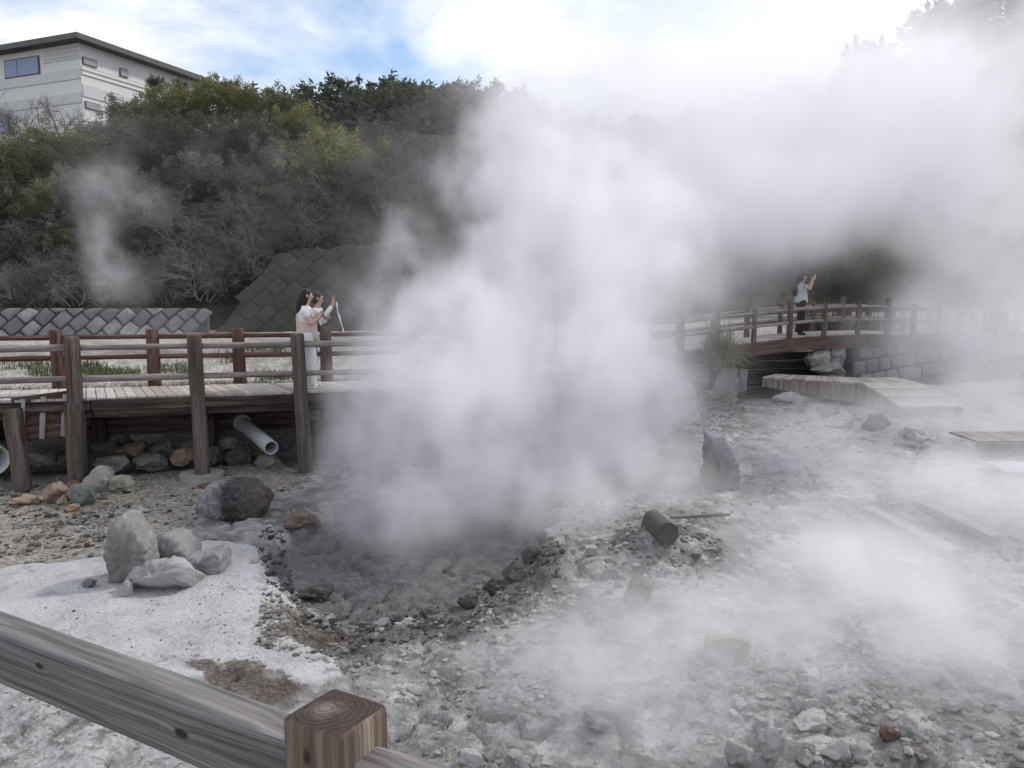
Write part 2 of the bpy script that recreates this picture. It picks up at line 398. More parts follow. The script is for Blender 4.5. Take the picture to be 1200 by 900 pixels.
def ground_material():
    t = NT('geothermal ground'); v = t.coord()
    W, B, T, MU, RI, UP = [t.attr(a) for a in ('white', 'brown', 'tan', 'mud', 'ridge', 'upland')]
    n1 = t.noise(v, 1.6, 6, .62); n2 = t.noise(v, 7, 6, .65); n3 = t.noise(v, 32, 5, .7); n4 = t.noise(v, 110, 3, .7)
    edge = t.math('ADD', t.math('MULTIPLY', t.math('SUBTRACT', n2, .5), 1.6), t.math('MULTIPLY', t.math('SUBTRACT', n3, .5), .9))
    W = t.ramp(t.math('ADD', W, edge), [(.32, 0.0), (.72, 1.0)]); B = t.ramp(t.math('ADD', B, t.math('MULTIPLY', edge, 1.3)), [(.6, 0.0), (.85, .9)]); T = t.ramp(t.math('ADD', T, edge), [(.35, 0.0), (.65, 1.0)]); MU = t.ramp(t.math('ADD', MU, edge), [(.3, 0.0), (.7, 1.0)])
    vor = t.n('ShaderNodeTexVoronoi'); vor.inputs['Scale'].default_value = 26; t.l(v, vor.inputs['Vector'])
    vor2 = t.n('ShaderNodeTexVoronoi'); vor2.inputs['Scale'].default_value = 9; t.l(v, vor2.inputs['Vector'])
    c = t.ramp(n2, [(.3, (.1, .098, .097)), (.46, (.2, .198, .196)), (.58, (.3, .296, .292)), (.75, (.5, .495, .485))])
    c = t.mix(t.ramp(n1, [(.38, 0.0), (.62, .65)]), c, t.ramp(n3, [(.3, (.24, .237, .234)), (.7, (.52, .515, .51))]))
    c = t.mix(t.ramp(t.noise(v, 2.1, 7, .68), [(.5, 0.0), (.6, .8)]), c, t.mix(n3, (.05, .047, .045), (.16, .152, .145)))
    c = t.mix(t.ramp(t.noise(t.mapping(v, loc=(3, 7, 0)), 1.7, 7, .68), [(.57, 0.0), (.66, .55)]), c, (.2, .145, .11))
    c = t.mix(t.ramp(t.noise(t.mapping(v, loc=(9, 2, 0)), 2.6, 7, .7), [(.56, 0.0), (.63, .8)]), c, t.mix(n3, (.4, .395, .38), (.66, .65, .64)))
    # tan gravel
    tan = t.mix(t.ramp(vor.outputs['Color'], [(.1, 0.0), (.9, 1.0)]), (.16, .142, .12), (.42, .385, .335))
    tan = t.mix(t.ramp(n2, [(.5, 0.0), (.66, .75)]), tan, (.12, .085, .068))
    tan = t.mix(t.ramp(n3, [(.45, 0.0), (.7, .5)]), tan, (.5, .47, .42))
    c = t.mix(T, c, tan)
    # dark wet mud
    mud = t.ramp(n2, [(.3, (.06, .058, .06)), (.55, (.12, .118, .12)), (.75, (.2, .198, .2))])
    mud = t.mix(t.ramp(n3, [(.55, 0.0), (.75, .5)]), mud, (.28, .28, .285))
    c = t.mix(MU, c, mud)
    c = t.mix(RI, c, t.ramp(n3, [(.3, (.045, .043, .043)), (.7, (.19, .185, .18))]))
    # white sinter crust
    wh = t.mix(t.ramp(n3, [(.3, .35), (.6, 0.0)]), (.57, .56, .58), (.36, .352, .36))
    wh = t.mix(t.ramp(n2, [(.55, 0.0), (.72, .6)]), wh, (.34, .335, .34))
    wh = t.mix(t.ramp(n4, [(.2, .5), (.42, 0.0)]), wh, (.2, .195, .195))
    wh = t.mix(t.ramp(n1, [(.42, 0.0), (.68, .7)]), wh, t.mix(n3, (.2, .195, .19), (.5, .49, .49)))
    wh = t.mix(t.ramp(t.noise(v, 14, 6, .75), [(.6, 0.0), (.68, .7)]), wh, (.15, .135, .125))
    c = t.mix(t.math('MULTIPLY', W, t.ramp(t.noise(v, 4.5, 7, .7), [(.4, .98), (.58, .78), (.66, .3)])), c, wh)
    br = t.ramp(n3, [(.3, (.03, .024, .02)), (.5, (.1, .078, .062)), (.72, (.24, .19, .15))])
    c = t.mix(B, c, br)
    up = t.mix(t.ramp(vor.outputs['Color'], [(.1, 0.0), (.9, 1.0)]), (.24, .22, .19), (.56, .54, .5))
    up = t.mix(t.ramp(n1, [(.48, 0.0), (.6, .7)]), up, (.22, .2, .17))
    c = t.mix(UP, c, up)
    rough = t.mix(MU, .92, t.ramp(n2, [(.35, .3), (.6, .7)]))
    hgtm = t.mix(MU, n3, t.math('MULTIPLY', n3, .5))
    M['ground'] = t.bsdf(c, rough, spec=.3, bumps=[(n2, .07), (hgtm, .03), (n4, .008), (vor.outputs['Distance'], .012)], bstr=.7)
    t = NT('hill soil'); v = t.coord(); n = t.noise(v, .8, 6, .65); n2 = t.noise(v, 6, 5, .7)
    c = t.ramp(n, [(.3, (.02, .017, .014)), (.6, (.06, .05, .038)), (.8, (.1, .085, .06))])
    c = t.mix(t.ramp(n2, [(.55, 0.0), (.75, .6)]), c, (.15, .13, .1))
    M['hill'] = t.bsdf(c, .95, spec=.1, bumps=[(n, .6), (n2, .15)])
ground_material()

def leaf_mat(name, dark, mid, light, trans=.25):
    t = NT(name); a = t.attr('tone'); c = t.ramp(a, [(0.0, dark), (.5, mid), (1.0, light)])
    b = t.n('ShaderNodeBsdfPrincipled', Roughness=.6); b.inputs['Specular IOR Level'].default_value = .25
    t.l(c, b.inputs['Base Color'])
    tr = t.n('ShaderNodeBsdfTranslucent'); t.l(c, tr.inputs['Color'])
    mx = t.n('ShaderNodeMixShader'); mx.inputs[0].default_value = trans
    t.l(b.outputs[0], mx.inputs[1]); t.l(tr.outputs[0], mx.inputs[2]); t.l(mx.outputs[0], t.out.inputs['Surface'])
    return t.m
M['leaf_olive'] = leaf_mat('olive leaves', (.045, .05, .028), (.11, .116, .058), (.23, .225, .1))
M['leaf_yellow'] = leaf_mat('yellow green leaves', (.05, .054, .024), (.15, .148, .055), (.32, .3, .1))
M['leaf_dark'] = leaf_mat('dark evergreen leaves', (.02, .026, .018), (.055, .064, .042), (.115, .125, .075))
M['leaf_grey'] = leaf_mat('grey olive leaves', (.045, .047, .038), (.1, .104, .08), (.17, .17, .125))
M['grass'] = leaf_mat('grass', (.03, .04, .016), (.08, .1, .035), (.2, .2, .09))
M['grass_dry'] = leaf_mat('dry grass', (.06, .065, .03), (.16, .17, .09), (.36, .35, .22))
def bark(name, c1, c2):
    t = NT(name); n = t.noise(t.coord(), 6, 4); return t.bsdf(t.ramp(n, [(.3, c1), (.7, c2)]), .9, spec=.1)
M['twig'] = bark('grey twigs', (.075, .072, .072), (.19, .183, .18))
M['twig_pale'] = bark('pale twigs', (.14, .132, .122), (.28, .265, .245))
M['twig_red'] = bark('reddish twigs', (.085, .074, .076), (.18, .16, .163))
M['bark'] = bark('bark', (.05, .04, .033), (.12, .1, .085))
def plain(name, c, rough=.7, spec=.3, noise_=.25, sc=8, bump=.0, metal=0):
    t = NT(name); n = t.noise(t.coord(), sc, 5, .6)
    col = t.mix(t.ramp(n, [(.3, noise_), (.7, 0.0)]), c, tuple(x * .55 for x in c))
    m = t.bsdf(col, rough, spec=spec, bump=n if bump else None, bdist=bump or .01)
    t.b.inputs['Metallic'].default_value = metal
    return m
M['pipe_grey'] = plain('grey plastic pipe', (.36, .36, .38), .55, sc=5)
M['pipe_in'] = plain('pipe bore', (.03, .03, .03), .9)
M['pipe_white'] = plain('white plastic pipe', (.72, .72, .73), .5, sc=3)
M['concrete'] = plain('concrete', (.33, .32, .31), .9, sc=9, bump=.01, noise_=.5)
M['sheet'] = plain('white sheet', (.5, .51, .53), .6, noise_=.15)
M['rust'] = plain('dark rusty log', (.1, .09, .085), .9, sc=14, bump=.02, noise_=.6)

# ------------------------------------------------------------------ ground + hill
def nonuni(segs):
    out = [segs[0][0]]
    for a, b, st in segs:
        n = max(1, round(abs(b - a) / st)); out += [a + (b - a) * k / n for k in range(1, n + 1)]
    return np.array(out)
def grid_mesh(name, xs, ys, hf, mat, attrs_f=None):
    X, Y = np.meshgrid(xs, ys); x = X.ravel(); y = Y.ravel(); z = hf(x, y)
    nx, ny = len(xs), len(ys)
    i = np.arange(ny - 1)[:, None] * nx + np.arange(nx - 1)[None, :]
    Fc = np.stack([i, i + 1, i + 1 + nx, i + nx], -1).reshape(-1, 4)
    return np_mesh(name, np.stack([x, y, z], 1), Fc, mat, smooth=True, attrs=attrs_f(x, y) if attrs_f else None)
def g_attrs(x, y):
    w, b, t, m, r = gmasks(x, y); s = walk_sd(x, y)
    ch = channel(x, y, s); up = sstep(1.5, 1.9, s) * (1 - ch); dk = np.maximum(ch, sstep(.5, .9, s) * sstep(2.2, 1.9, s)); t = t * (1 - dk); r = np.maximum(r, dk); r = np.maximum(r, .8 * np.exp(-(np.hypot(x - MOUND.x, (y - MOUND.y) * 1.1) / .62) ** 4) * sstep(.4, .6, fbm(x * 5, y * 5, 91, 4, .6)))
    return {'white': np.where(w > .05, w, -.6) * (1 - up) - up, 'brown': b * (1 - up), 'tan': t * (1 - up), 'mud': m * (1 - up) * (1 - w), 'ridge': r * (1 - up), 'upland': up}
xs = nonuni([(-400, -60, 60), (-60, -20, 5), (-20, -7, .4), (-7, -5, .08), (-5, 6, .038), (6, 12, .1), (12, 25, .5), (25, 60, 5), (60, 400, 60)])
ys = nonuni([(-120, -10, 20), (-10, 3, 1), (3, 3.8, .15), (3.8, 10, .038), (10, 14, .07), (14, 24, .15), (24, 40, 1), (40, 120, 10), (120, 600, 80)])
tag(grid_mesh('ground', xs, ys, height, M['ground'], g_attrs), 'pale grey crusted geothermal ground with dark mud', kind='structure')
xs = nonuni([(-220, -60, 8), (-60, 60, 1.2), (60, 220, 8)]); ys = nonuni([(22.5, 50, .8), (50, 130, 3), (130, 260, 15)])
tag(grid_mesh('hill', xs, ys, hill_h, M['hill']), 'dark wooded hillside behind the steaming ground', kind='structure')

# ------------------------------------------------------------------ rocks
def rock_mesh(seed, cuts=9, sub=4, rough=.12, flat=1.0):
    r = random.Random(seed); bm = bmesh.new(); bmesh.ops.create_icosphere(bm, subdivisions=sub, radius=1)
    pl = []
    for _ in range(cuts):
        n = Vector((r.gauss(0, 1), r.gauss(0, 1), r.gauss(0, .8))).normalized(); pl.append((n, r.uniform(.42, .82)))
    o = Vector((r.random() * 50, r.random() * 50, r.random() * 50))
    for v in bm.verts:
        p = v.co.copy()
        for n, d in pl:
            k = p.dot(n)
            if k > d: p -= n * (k - d) * .93
        q = p.normalized()
        p += q * (mnoise.fractal(q * 1.5 + o, 1, 2, 5) * rough + mnoise.fractal(q * 6 + o, 1, 2, 3) * rough * .35)
        v.co = p
    lo = Vector([min(v.co[i] for v in bm.verts) for i in range(3)]); hi = Vector([max(v.co[i] for v in bm.verts) for i in range(3)])
    for v in bm.verts:
        for i in range(3): v.co[i] = (v.co[i] - lo[i]) / (hi[i] - lo[i]) - .5   # unit box
    me = D.meshes.new('rock'); bm.to_mesh(me); bm.free()
    me.polygons.foreach_set('use_smooth', [True] * len(me.polygons))
    return me
ROCKS = [rock_mesh(s, cuts=11 + s % 6, rough=.12 + .06 * (s % 3)) for s in range(12)]
for me in ROCKS: me.materials.append(M['rock'])
def place_rock(px, py, w, h, color, label, name='rock', cat='rock', group=None, y=None, z=None, depth=.8, mesh=None, mat=None, rz=None, sink=.18, tilt=(0, 0), kidx=[0]):
    """px, py: middle of the rock's foot in the picture; w, h its width and height there"""
    if y is not None:
        p = at_y(px, py, y)
    else: p = ground_at(px, py)
    sc = p.y / CP / F * 1.0
    W, H = w * sc, h * sc
    kidx[0] += 1
    me = mesh or ROCKS[kidx[0] % len(ROCKS)]
    if mat is not None:
        me = me.copy(); me.materials.clear(); me.materials.append(mat)
    o = D.objects.new(name, me); COL.objects.link(o)
    H2 = H / (1 - sink)
    o.scale = (W * 1.04, W * depth, H2); o.location = (p.x, p.y + W * depth * .3, p.z + H - H2 * .5)
    o.rotation_euler = (R(tilt[0]), R(tilt[1]), rz if rz is not None else rng.uniform(-.5, .5))
    o.color = (*color, 1)
    return tag(o, label, cat, group)
GB = 'stones banked under the left boardwalk'
BANK = [
 (44, 549, 36, 20, (.22, .21, .19), 'flat grey stone below the plank panel, by the shorter outer post'),
 (73, 549, 24, 17, (.13, .1, .075), 'small dark brown stone below the plank panel, beside the second short post'),
 (129, 554, 42, 20, (.2, .21, .18), 'broad grey green stone in the lowest row right of the second short post'),
 (149, 538, 36, 20, (.24, .185, .11), 'ochre yellow stone in the bank under the boardwalk'),
 (171, 553, 38, 20, (.23, .23, .21), 'rounded grey stone in the bank, left of the pinkish stone'),
 (186, 538, 38, 27, (.12, .125, .13), 'dark grey slab-like stone leaning in the bank above the rounded grey one'),
 (210, 546, 31, 21, (.42, .27, .2), 'pinkish stone in the bank beside the log post on a concrete ring'),
 (219, 518, 17, 13, (.27, .24, .18), 'small tan stone high in the bank behind the log post on the ring'),
 (214, 529, 26, 12, (.2, .22, .19), 'thin grey green stone just above the pinkish stone'),
 (263, 529, 25, 16, (.36, .35, .27), 'pale olive angular stone between the log post and the grey pipe'),
 (250, 544, 26, 23, (.11, .11, .085), 'dark olive stone right of the log post on the ring'),
 (277, 546, 30, 24, (.09, .085, .075), 'dark stone in shade left of the pipe mouth'),
 (331, 516, 24, 14, (.34, .34, .29), 'pale rounded stone on top of a dark one right of the grey pipe'),
 (332, 530, 25, 17, (.13, .13, .125), 'dark grey stone under the pale rounded one right of the grey pipe'),
 (313, 551, 32, 18, (.33, .34, .28), 'mottled greenish white stone directly under the pipe mouth'),
 (303, 540, 22, 17, (.17, .125, .08), 'brown stone wedged under the grey pipe'),
 (119, 538, 32, 22, (.1, .1, .095), 'dark stone in shade behind the second short post'),
 (141, 523, 30, 15, (.085, .085, .08), 'dark stone in shade above the ochre stone'),
 (166, 519, 28, 15, (.09, .09, .088), 'dark stone in the top row under the beam, left of the slab-like one'),
 (197, 519, 24, 13, (.1, .1, .1), 'dark stone in the top row under the beam, above the slab-like one'),
 (92, 533, 26, 18, (.12, .115, .105), 'dark stone in shade seen between panel and second short post'),
 (242, 520, 20, 13, (.08, .08, .078), 'black shaded stone behind the log post, top of the bank'),
 (20, 553, 22, 15, (.15, .14, .12), 'dull brown grey stone just right of the outer short post'),
]
for k, (px, py, w, h, c, lab) in enumerate(BANK):
    yy = 12.0 + (552 - py) * .028 + (px - 200) * .0035
    place_rock(px, py, w, h, c, lab, group=GB, y=yy, depth=.9, sink=.1)
FORE = [
 (113, 577, 34, 31, (.34, .34, .33), 'pale grey angular block at the foot of the second short post', .12),
 (141, 578, 34, 20, (.35, .33, .25), 'yellowish mottled stone right of the pale angular block', .15),
 (58, 591, 36, 25, (.33, .235, .18), 'pinkish brown stone in front of the plank panel', .15),
 (94, 592, 33, 27, (.2, .215, .2), 'grey green stone in front of the pale angular block', .15),
 (78, 577, 22, 13, (.24, .15, .115), 'small brown stone behind the pinkish brown one', .15),
 (24, 593, 34, 9, (.4, .31, .22), 'flat tan stone lying on the litter at the left edge', .2),
 (71, 593, 15, 13, (.45, .33, .25), 'small pink stone leaning on the pinkish brown stone', .15),
 (83, 600, 18, 9, (.5, .32, .2), 'small bright orange stone on the gravel', .15),
 (166, 602, 16, 7, (.6, .58, .55), 'small pale flat stone alone on the tan gravel', .2),
 (24, 619, 18, 6, (.4, .42, .43), 'small blue grey flat pebble on the gravel at the left', .2),
 (92, 623, 16, 7, (.46, .47, .48), 'small grey white pebble on the gravel above the white crust', .2),
 (102, 688, 22, 9, (.24, .24, .235), 'small dark stone left of the standing slab', .2),
 (146, 699, 16, 19, (.48, .47, .45), 'little upright stub of stone on the white crust', .2),
 (352, 618, 44, 18, (.2, .145, .12), 'reddish brown rock in thin steam right of the big dark boulder', .25),
 (240, 573, 24, 6, (.2, .12, .09), 'low reddish brown clod behind the big dark boulder', .2),
 (553, 900, 32, 20, (.55, .54, .53), 'pale stone at the bottom edge right of the timber post', .2),
 (606, 766, 24, 17, (.5, .49, .48), 'pale rounded stone, upper of the pair below the dark ridge', .2),
 (590, 779, 26, 18, (.52, .51, .5), 'pale lumpy stone, lower of the pair below the dark ridge', .2),
 (668, 786, 16, 22, (.42, .42, .42), 'small grey upright stone in the steam veil', .2),
 (750, 710, 40, 34, (.27, .25, .215), 'tan boulder in the steam below the pipe mound', .2),
 (786, 672, 17, 8, (.58, .57, .56), 'pale flat stone on the side of the pipe mound', .2),
 (716, 678, 22, 12, (.26, .26, .26), 'grey stone on the pale mud left of the pipe mound', .2),
 (548, 712, 26, 15, (.09, .088, .088), 'black lump at the low end of the dark ridge', .2),
 (580, 694, 30, 17, (.1, .098, .098), 'dark lump in the middle of the dark ridge', .2),
 (604, 680, 34, 20, (.085, .083, .083), 'large black lump near the top of the dark ridge', .2),
 (626, 660, 30, 20, (.11, .108, .108), 'dark lump at the top end of the dark ridge', .2),
 (502, 724, 26, 10, (.12, .118, .118), 'low dark clod on the near rim of the mud pool', .2),
 (463, 728, 20, 9, (.16, .158, .155), 'small dark clod at the left of the near pool rim', .2),
 (366, 706, 46, 19, (.075, .073, .073), 'crumbly black clod on the left rim of the mud pool', .25),
 (975, 490, 30, 12, (.22, .22, .22), 'low dark rock, far one of the cluster by the plank ramp', .2),
 (984, 502, 40, 17, (.34, .34, .33), 'grey rock in the middle of the cluster by the plank ramp', .2),
 (1030, 504, 32, 20, (.12, .12, .12), 'dark rock against the foot of the plank ramp', .2),
 (1007, 494, 20, 12, (.4, .39, .38), 'small pale rock between the grey and the dark cluster rocks', .2),
 (948, 470, 46, 17, (.52, .51, .49), 'pale lumpy rock left of the plank ramp side', .2),
 (920, 472, 26, 12, (.45, .44, .43), 'smaller pale rock beside the pale lumpy one', .2),
 (1070, 524, 46, 24, (.45, .45, .45), 'pale boulder in steam below the ramp end', .2),
 (940, 495, 18, 9, (.4, .4, .39), 'small stone alone on the mud before the rock cluster', .2),
 (943, 814, 17, 15, (.55, .54, .53), 'pale cube-like stone above the bright rock heap', .15),
 (934, 838, 16, 22, (.55, .54, .53), 'left wedge of the split pale stone on the rock heap', .1),
 (950, 838, 20, 20, (.58, .57, .56), 'right wedge of the split pale stone on the rock heap', .1),
 (952, 860, 42, 23, (.56, .55, .54), 'broad pale stone under the two wedges', .15),
 (908, 894, 40, 52, (.52, .51, .5), 'tall lumpy pale stone at the left of the rock heap', .12),
 (982, 894, 38, 29, (.58, .57, .56), 'large round pale stone at the front of the rock heap', .15),
 (1014, 894, 29, 22, (.55, .54, .53), 'round pale stone right of the large round one', .15),
 (872, 904, 38, 36, (.4, .4, .39), 'grey stone in steam left of the tall lumpy stone', .15),
 (842, 906, 24, 22, (.5, .5, .49), 'small pale stone at the bottom, leftmost of the heap', .15),
 (894, 864, 24, 22, (.4, .4, .39), 'greyish stone behind the tall lumpy stone', .15),
 (950, 881, 16, 11, (.6, .59, .58), 'small bright chip between the broad and the large round stone', .15),
 (946, 898, 22, 17, (.46, .45, .44), 'small grey stone in front of the bright chip', .15),
 (1045, 868, 26, 14, (.16, .085, .06), 'rust brown stone right of the rock heap', .2),
 (1067, 866, 26, 24, (.45, .45, .44), 'pale pointed stone behind the rust brown one', .15),
 (847, 780, 58, 36, (.38, .38, .33), 'faint yellowish mound-like boulder in the steam', .25),
 (978, 812, 22, 12, (.42, .42, .41), 'grey stone in the rubble right of the cube-like stone', .2),
 (1120, 836, 28, 14, (.46, .45, .44), 'pale low stone at the lower right in the steam', .2),
 (1095, 800, 34, 14, (.42, .42, .4), 'grey flat stone upslope of the pale low stone', .2),
 (650, 830, 30, 16, (.36, .36, .36), 'grey low stone in the veil near the bottom middle', .2),
 (700, 860, 34, 20, (.34, .34, .34), 'larger grey stone in the veil near the bottom middle', .2),
]
for (px, py, w, h, c, lab, sk) in FORE:
    place_rock(px, py, w, h, c, lab, sink=sk)
# the big dark boulder
t = NT('big boulder'); v = t.coord()
n1 = t.noise(v, 3.2, 6, .65); n2 = t.noise(v, 14, 6, .7); n3 = t.noise(v, 60, 4, .7)
sx = t.n('ShaderNodeSeparateXYZ'); t.l(v, sx.inputs[0])
k = t.math('ADD', t.math('MULTIPLY', sx.outputs[0], 1.3), t.math('MULTIPLY', t.math('SUBTRACT', n1, .5), .6))
c = t.ramp(n2, [(.3, (.03, .03, .032)), (.55, (.075, .074, .076)), (.75, (.19, .185, .18))])
c = t.mix(t.ramp(k, [(.16, 0.0), (.3, .6)]), c, t.ramp(n2, [(.35, (.09, .075, .068)), (.65, (.23, .18, .16))]))
c = t.mix(t.ramp(t.math('ADD', k, .5), [(.28, .95), (.42, 0.0)]), c, t.ramp(n2, [(.3, (.16, .16, .17)), (.6, (.38, .38, .4))]))
c = t.mix(t.ramp(n3, [(.25, .6), (.5, 0.0)]), c, (.03, .03, .03))
M['boulder'] = t.bsdf(c, .9, spec=.25, bumps=[(n1, .15), (n2, .07), (n3, .02)], bstr=.7)
def slab(name, outline, thick, foot, scale, mat, label, rz=0, lean=0, color=(.3, .3, .29), seed=0):
    """upright stone with an own outline: two faces rounded off at the rim, roughened"""
    bm = bmesh.new(); n = len(outline); pts = []
    for k in range(n):      # resample
        a = Vector(outline[k]); b = Vector(outline[(k + 1) % n])
        m = max(2, int((b - a).length / 5))
        pts += [a.lerp(b, j / m) for j in range(m)]
    c = sum(pts, Vector((0, 0))) / len(pts); rings = []
    for f, d in ((1, .25), (1, -.25), (.93, -.44), (.6, -.52), (.25, -.5)): rings.append([bm.verts.new(((c.x + (p.x - c.x) * f) * scale, d * thick, (c.y + (p.y - c.y) * f) * scale)) for p in pts])
    bk = [[bm.verts.new(((c.x + (p.x - c.x) * f) * scale, d * thick, (c.y + (p.y - c.y) * f) * scale)) for p in pts] for f, d in ((.9, .42), (.5, .5))]
    seq = list(reversed(bk)) + rings; N = len(pts)
    for a, b in zip(seq[:-1], seq[1:]):
        for k in range(N): bm.faces.new((a[k], a[(k + 1) % N], b[(k + 1) % N], b[k]))
    bm.faces.new(seq[-1]); bm.faces.new(list(reversed(seq[0])))
    bmesh.ops.triangulate(bm, faces=[f for f in bm.faces if len(f.verts) > 4])
    bmesh.ops.subdivide_edges(bm, edges=bm.edges[:], cuts=1, use_grid_fill=True)
    bmesh.ops.recalc_face_normals(bm, faces=bm.faces)
    o3 = Vector((seed * 7.1, 3, 1)); bm.normal_update()
    S = max(thick, .2)
    mv = [(v, v.normal * (mnoise.fractal(v.co * 5 + o3, 1, 2, 5) * .07 * S + mnoise.fractal(v.co * 18 + o3, 1, 2, 3) * .022)) for v in bm.verts]
    for v, d in mv: v.co += d
    o = bm_obj(name, bm, mat, smooth=True); o.location = foot; o.rotation_euler = (R(lean), 0, rz); o.color = (*color, 1)
    return tag(o, label, 'rock')
def slab_px(outline, mat, label, name='standing_stone', thick=.3, **kw):
    """outline in picture pixels, y down; first point is the foot's left end"""
    fx = sum(p[0] for p in outline) / len(outline); fy = max(p[1] for p in outline)
    p = ground_at(fx, fy - 4); s = p.y / CP / F
    return slab(name, [(a - fx, (fy - b)) for a, b in outline], thick, (p.x, p.y + thick * .4, p.z - .03), s, mat, label, **kw)
slab_px([(228, 613), (229, 592), (235, 576), (250, 568), (270, 567), (291, 571), (304, 580), (309, 596), (304, 611), (285, 615), (250, 616)], M['boulder'], 'big dark rough boulder with pale left and pinkish right side', 'boulder', thick=.6, color=(.1, .1, .1), seed=6)
slab_px([(127, 686), (125, 655), (128, 625), (133, 606), (144, 600), (160, 604), (168, 616), (176, 632), (178, 660), (172, 686)], M['rock'], 'pale grey pointed slab standing upright on the white crust', thick=.34, color=(.25, .246, .236), seed=1, lean=6)
slab_px([(166, 668), (168, 650), (178, 634), (192, 627), (208, 628), (220, 640), (224, 654), (222, 668)], M['rock'], 'rounded grey boulder leaning against the upright pointed slab', 'boulder', thick=.4, color=(.26, .26, .26), seed=2)
slab_px([(190, 676), (194, 664), (225, 652), (258, 647), (262, 656), (261, 676)], M['rock'], 'long flat grey slab lying right of the rounded boulder', 'flat_stone', thick=.34, color=(.27, .27, .27), seed=3)
slab_px([(136, 702), (142, 684), (170, 670), (205, 668), (222, 680), (216, 700)], M['rock'], 'low pale hump crusted over in front of the flat slab', 'flat_stone', thick=.5, color=(.36, .356, .36), seed=8, lean=-35)
ss = slab_px([(824, 580), (828, 545), (828, 520), (829, 509), (845, 510), (857, 523), (867, 537), (868, 560), (868, 580)], M['rock_two'], 'tall grey standing stone alone in the right mud flat', thick=.5, color=(.27, .26, .24), seed=4)

# gravel: uncountable small stones
def gravel(name, label, regions, seed):
    r = np.random.default_rng(seed); Vs = []; Fs = []; T = []; base = 0
    bmx = bmesh.new(); bmesh.ops.create_icosphere(bmx, subdivisions=1, radius=1)
    iv = np.array([v.co[:] for v in bmx.verts]); bmx.verts.index_update(); fi = np.array([[v.index for v in f.verts] for f in bmx.faces]); bmx.free()
    for poly, n, s0, s1, tlo, thi in regions:
        P = np.array(poly); lo = P.min(0); hi = P.max(0); got = 0; guard = 0
        while got < n and guard < 60:
            guard += 1
            q = r.uniform(lo, hi, (n, 2)); ok = poly_sd(poly, q[:, 0], q[:, 1]) > 0
            keep = fbm(q[:, 0] * 1.3, q[:, 1] * 1.3, seed, 3) + r.uniform(-.25, .25, n) > .48
            q = q[ok & keep][:n - got]
            if len(q) == 0: continue
            z = height(q[:, 0], q[:, 1]); s = s0 + (s1 - s0) * r.random(len(q)) ** 4
            for (x, y), zz, ss_ in zip(q, z, s):
                v = iv * (1 + r.uniform(-.35, .35, (len(iv), 1))) * np.array([1, r.uniform(.6, 1), r.uniform(.35, .8)]) * ss_
                a = r.uniform(0, 6.28); ca, sa = math.cos(a), math.sin(a)
                v = v @ np.array([[ca, sa, 0], [-sa, ca, 0], [0, 0, 1]])
                Vs.append(v + (x, y, zz + ss_ * .15)); Fs.append(fi + base); base += len(iv)
                T.append(np.full(len(iv), r.uniform(tlo, thi)))
            got += len(q)
    t = NT(name + ' stones'); c = t.ramp(t.attr('tone'), [(0, (.035, .034, .034)), (.12, (.09, .086, .083)), (.3, (.2, .175, .15)), (.5, (.28, .265, .245)), (.75, (.36, .355, .35)), (1, (.58, .575, .565))])
    nn = t.noise(t.coord(), 70, 4, .7); c = t.mix(t.ramp(nn, [(.3, .5), (.6, 0.0)]), c, t.mix(1.0, c, .4, 'MULTIPLY'))
    m = t.bsdf(c, .9, spec=.2, bump=nn, bdist=.01)
    return tag(np_mesh(name, np.concatenate(Vs), np.concatenate(Fs), m, attrs={'tone': np.concatenate(T)}), label, 'gravel', kind='stuff')
gravel('gravel', 'tan and brown gravel scattered before the left boardwalk', [
    (PT, 5200, .008, .045, .05, .75), (ghost([(-100, 575), (150, 560), (120, 640), (-100, 660)]), 1500, .01, .06, 0, .5)], 3)
gravel('rubble', 'grey and pale rubble strewn over the mud flats', [
    (ghost([(420, 740), (640, 690), (760, 740), (850, 960), (440, 960), (440, 860)]), 1500, .006, .045, .35, .85),
    (ghost([(760, 760), (1000, 760), (1250, 860), (1250, 1000), (800, 1000)]), 1700, .006, .05, .3, .85),
    (ghost([(680, 600), (850, 600), (850, 690), (700, 690)]), 800, .01, .05, .2, .8),
    (ghost([(700, 480), (1100, 480), (1250, 600), (1250, 700), (850, 640), (660, 600)]), 2200, .012, .06, .25, .85),
    (ghost([(310, 690), (440, 735), (420, 790), (300, 760)]), 700, .008, .04, .1, .7),
    (ghost([(-100, 800), (200, 800), (300, 960), (-100, 960)]), 900, .004, .02, .3, .95), (ghost([(20, 680), (330, 680), (400, 790), (100, 800)]), 500, .004, .016, .1, .8)], 5)
gravel('clods', 'crumbly dark mud clods heaped along the rim of the mud pool', [
    (PR, 420, .006, .05, .0, .25), (ghost([(660, 620), (620, 720), (540, 760), (400, 760), (340, 720), (430, 700), (540, 690), (600, 640)]), 800, .005, .04, .0, .4), (ghost([(590, 700), (540, 735), (420, 745), (350, 720), (345, 700), (430, 722), (540, 712), (600, 680), (640, 640), (665, 645)]), 350, .006, .05, .0, .25), (ghost([(330, 625), (355, 702), (320, 690), (300, 650), (310, 620)]), 300, .01, .05, 0, .2), (ghost([(715, 640), (850, 640), (850, 690), (700, 700)]), 350, .01, .05, .0, .3)], 9)

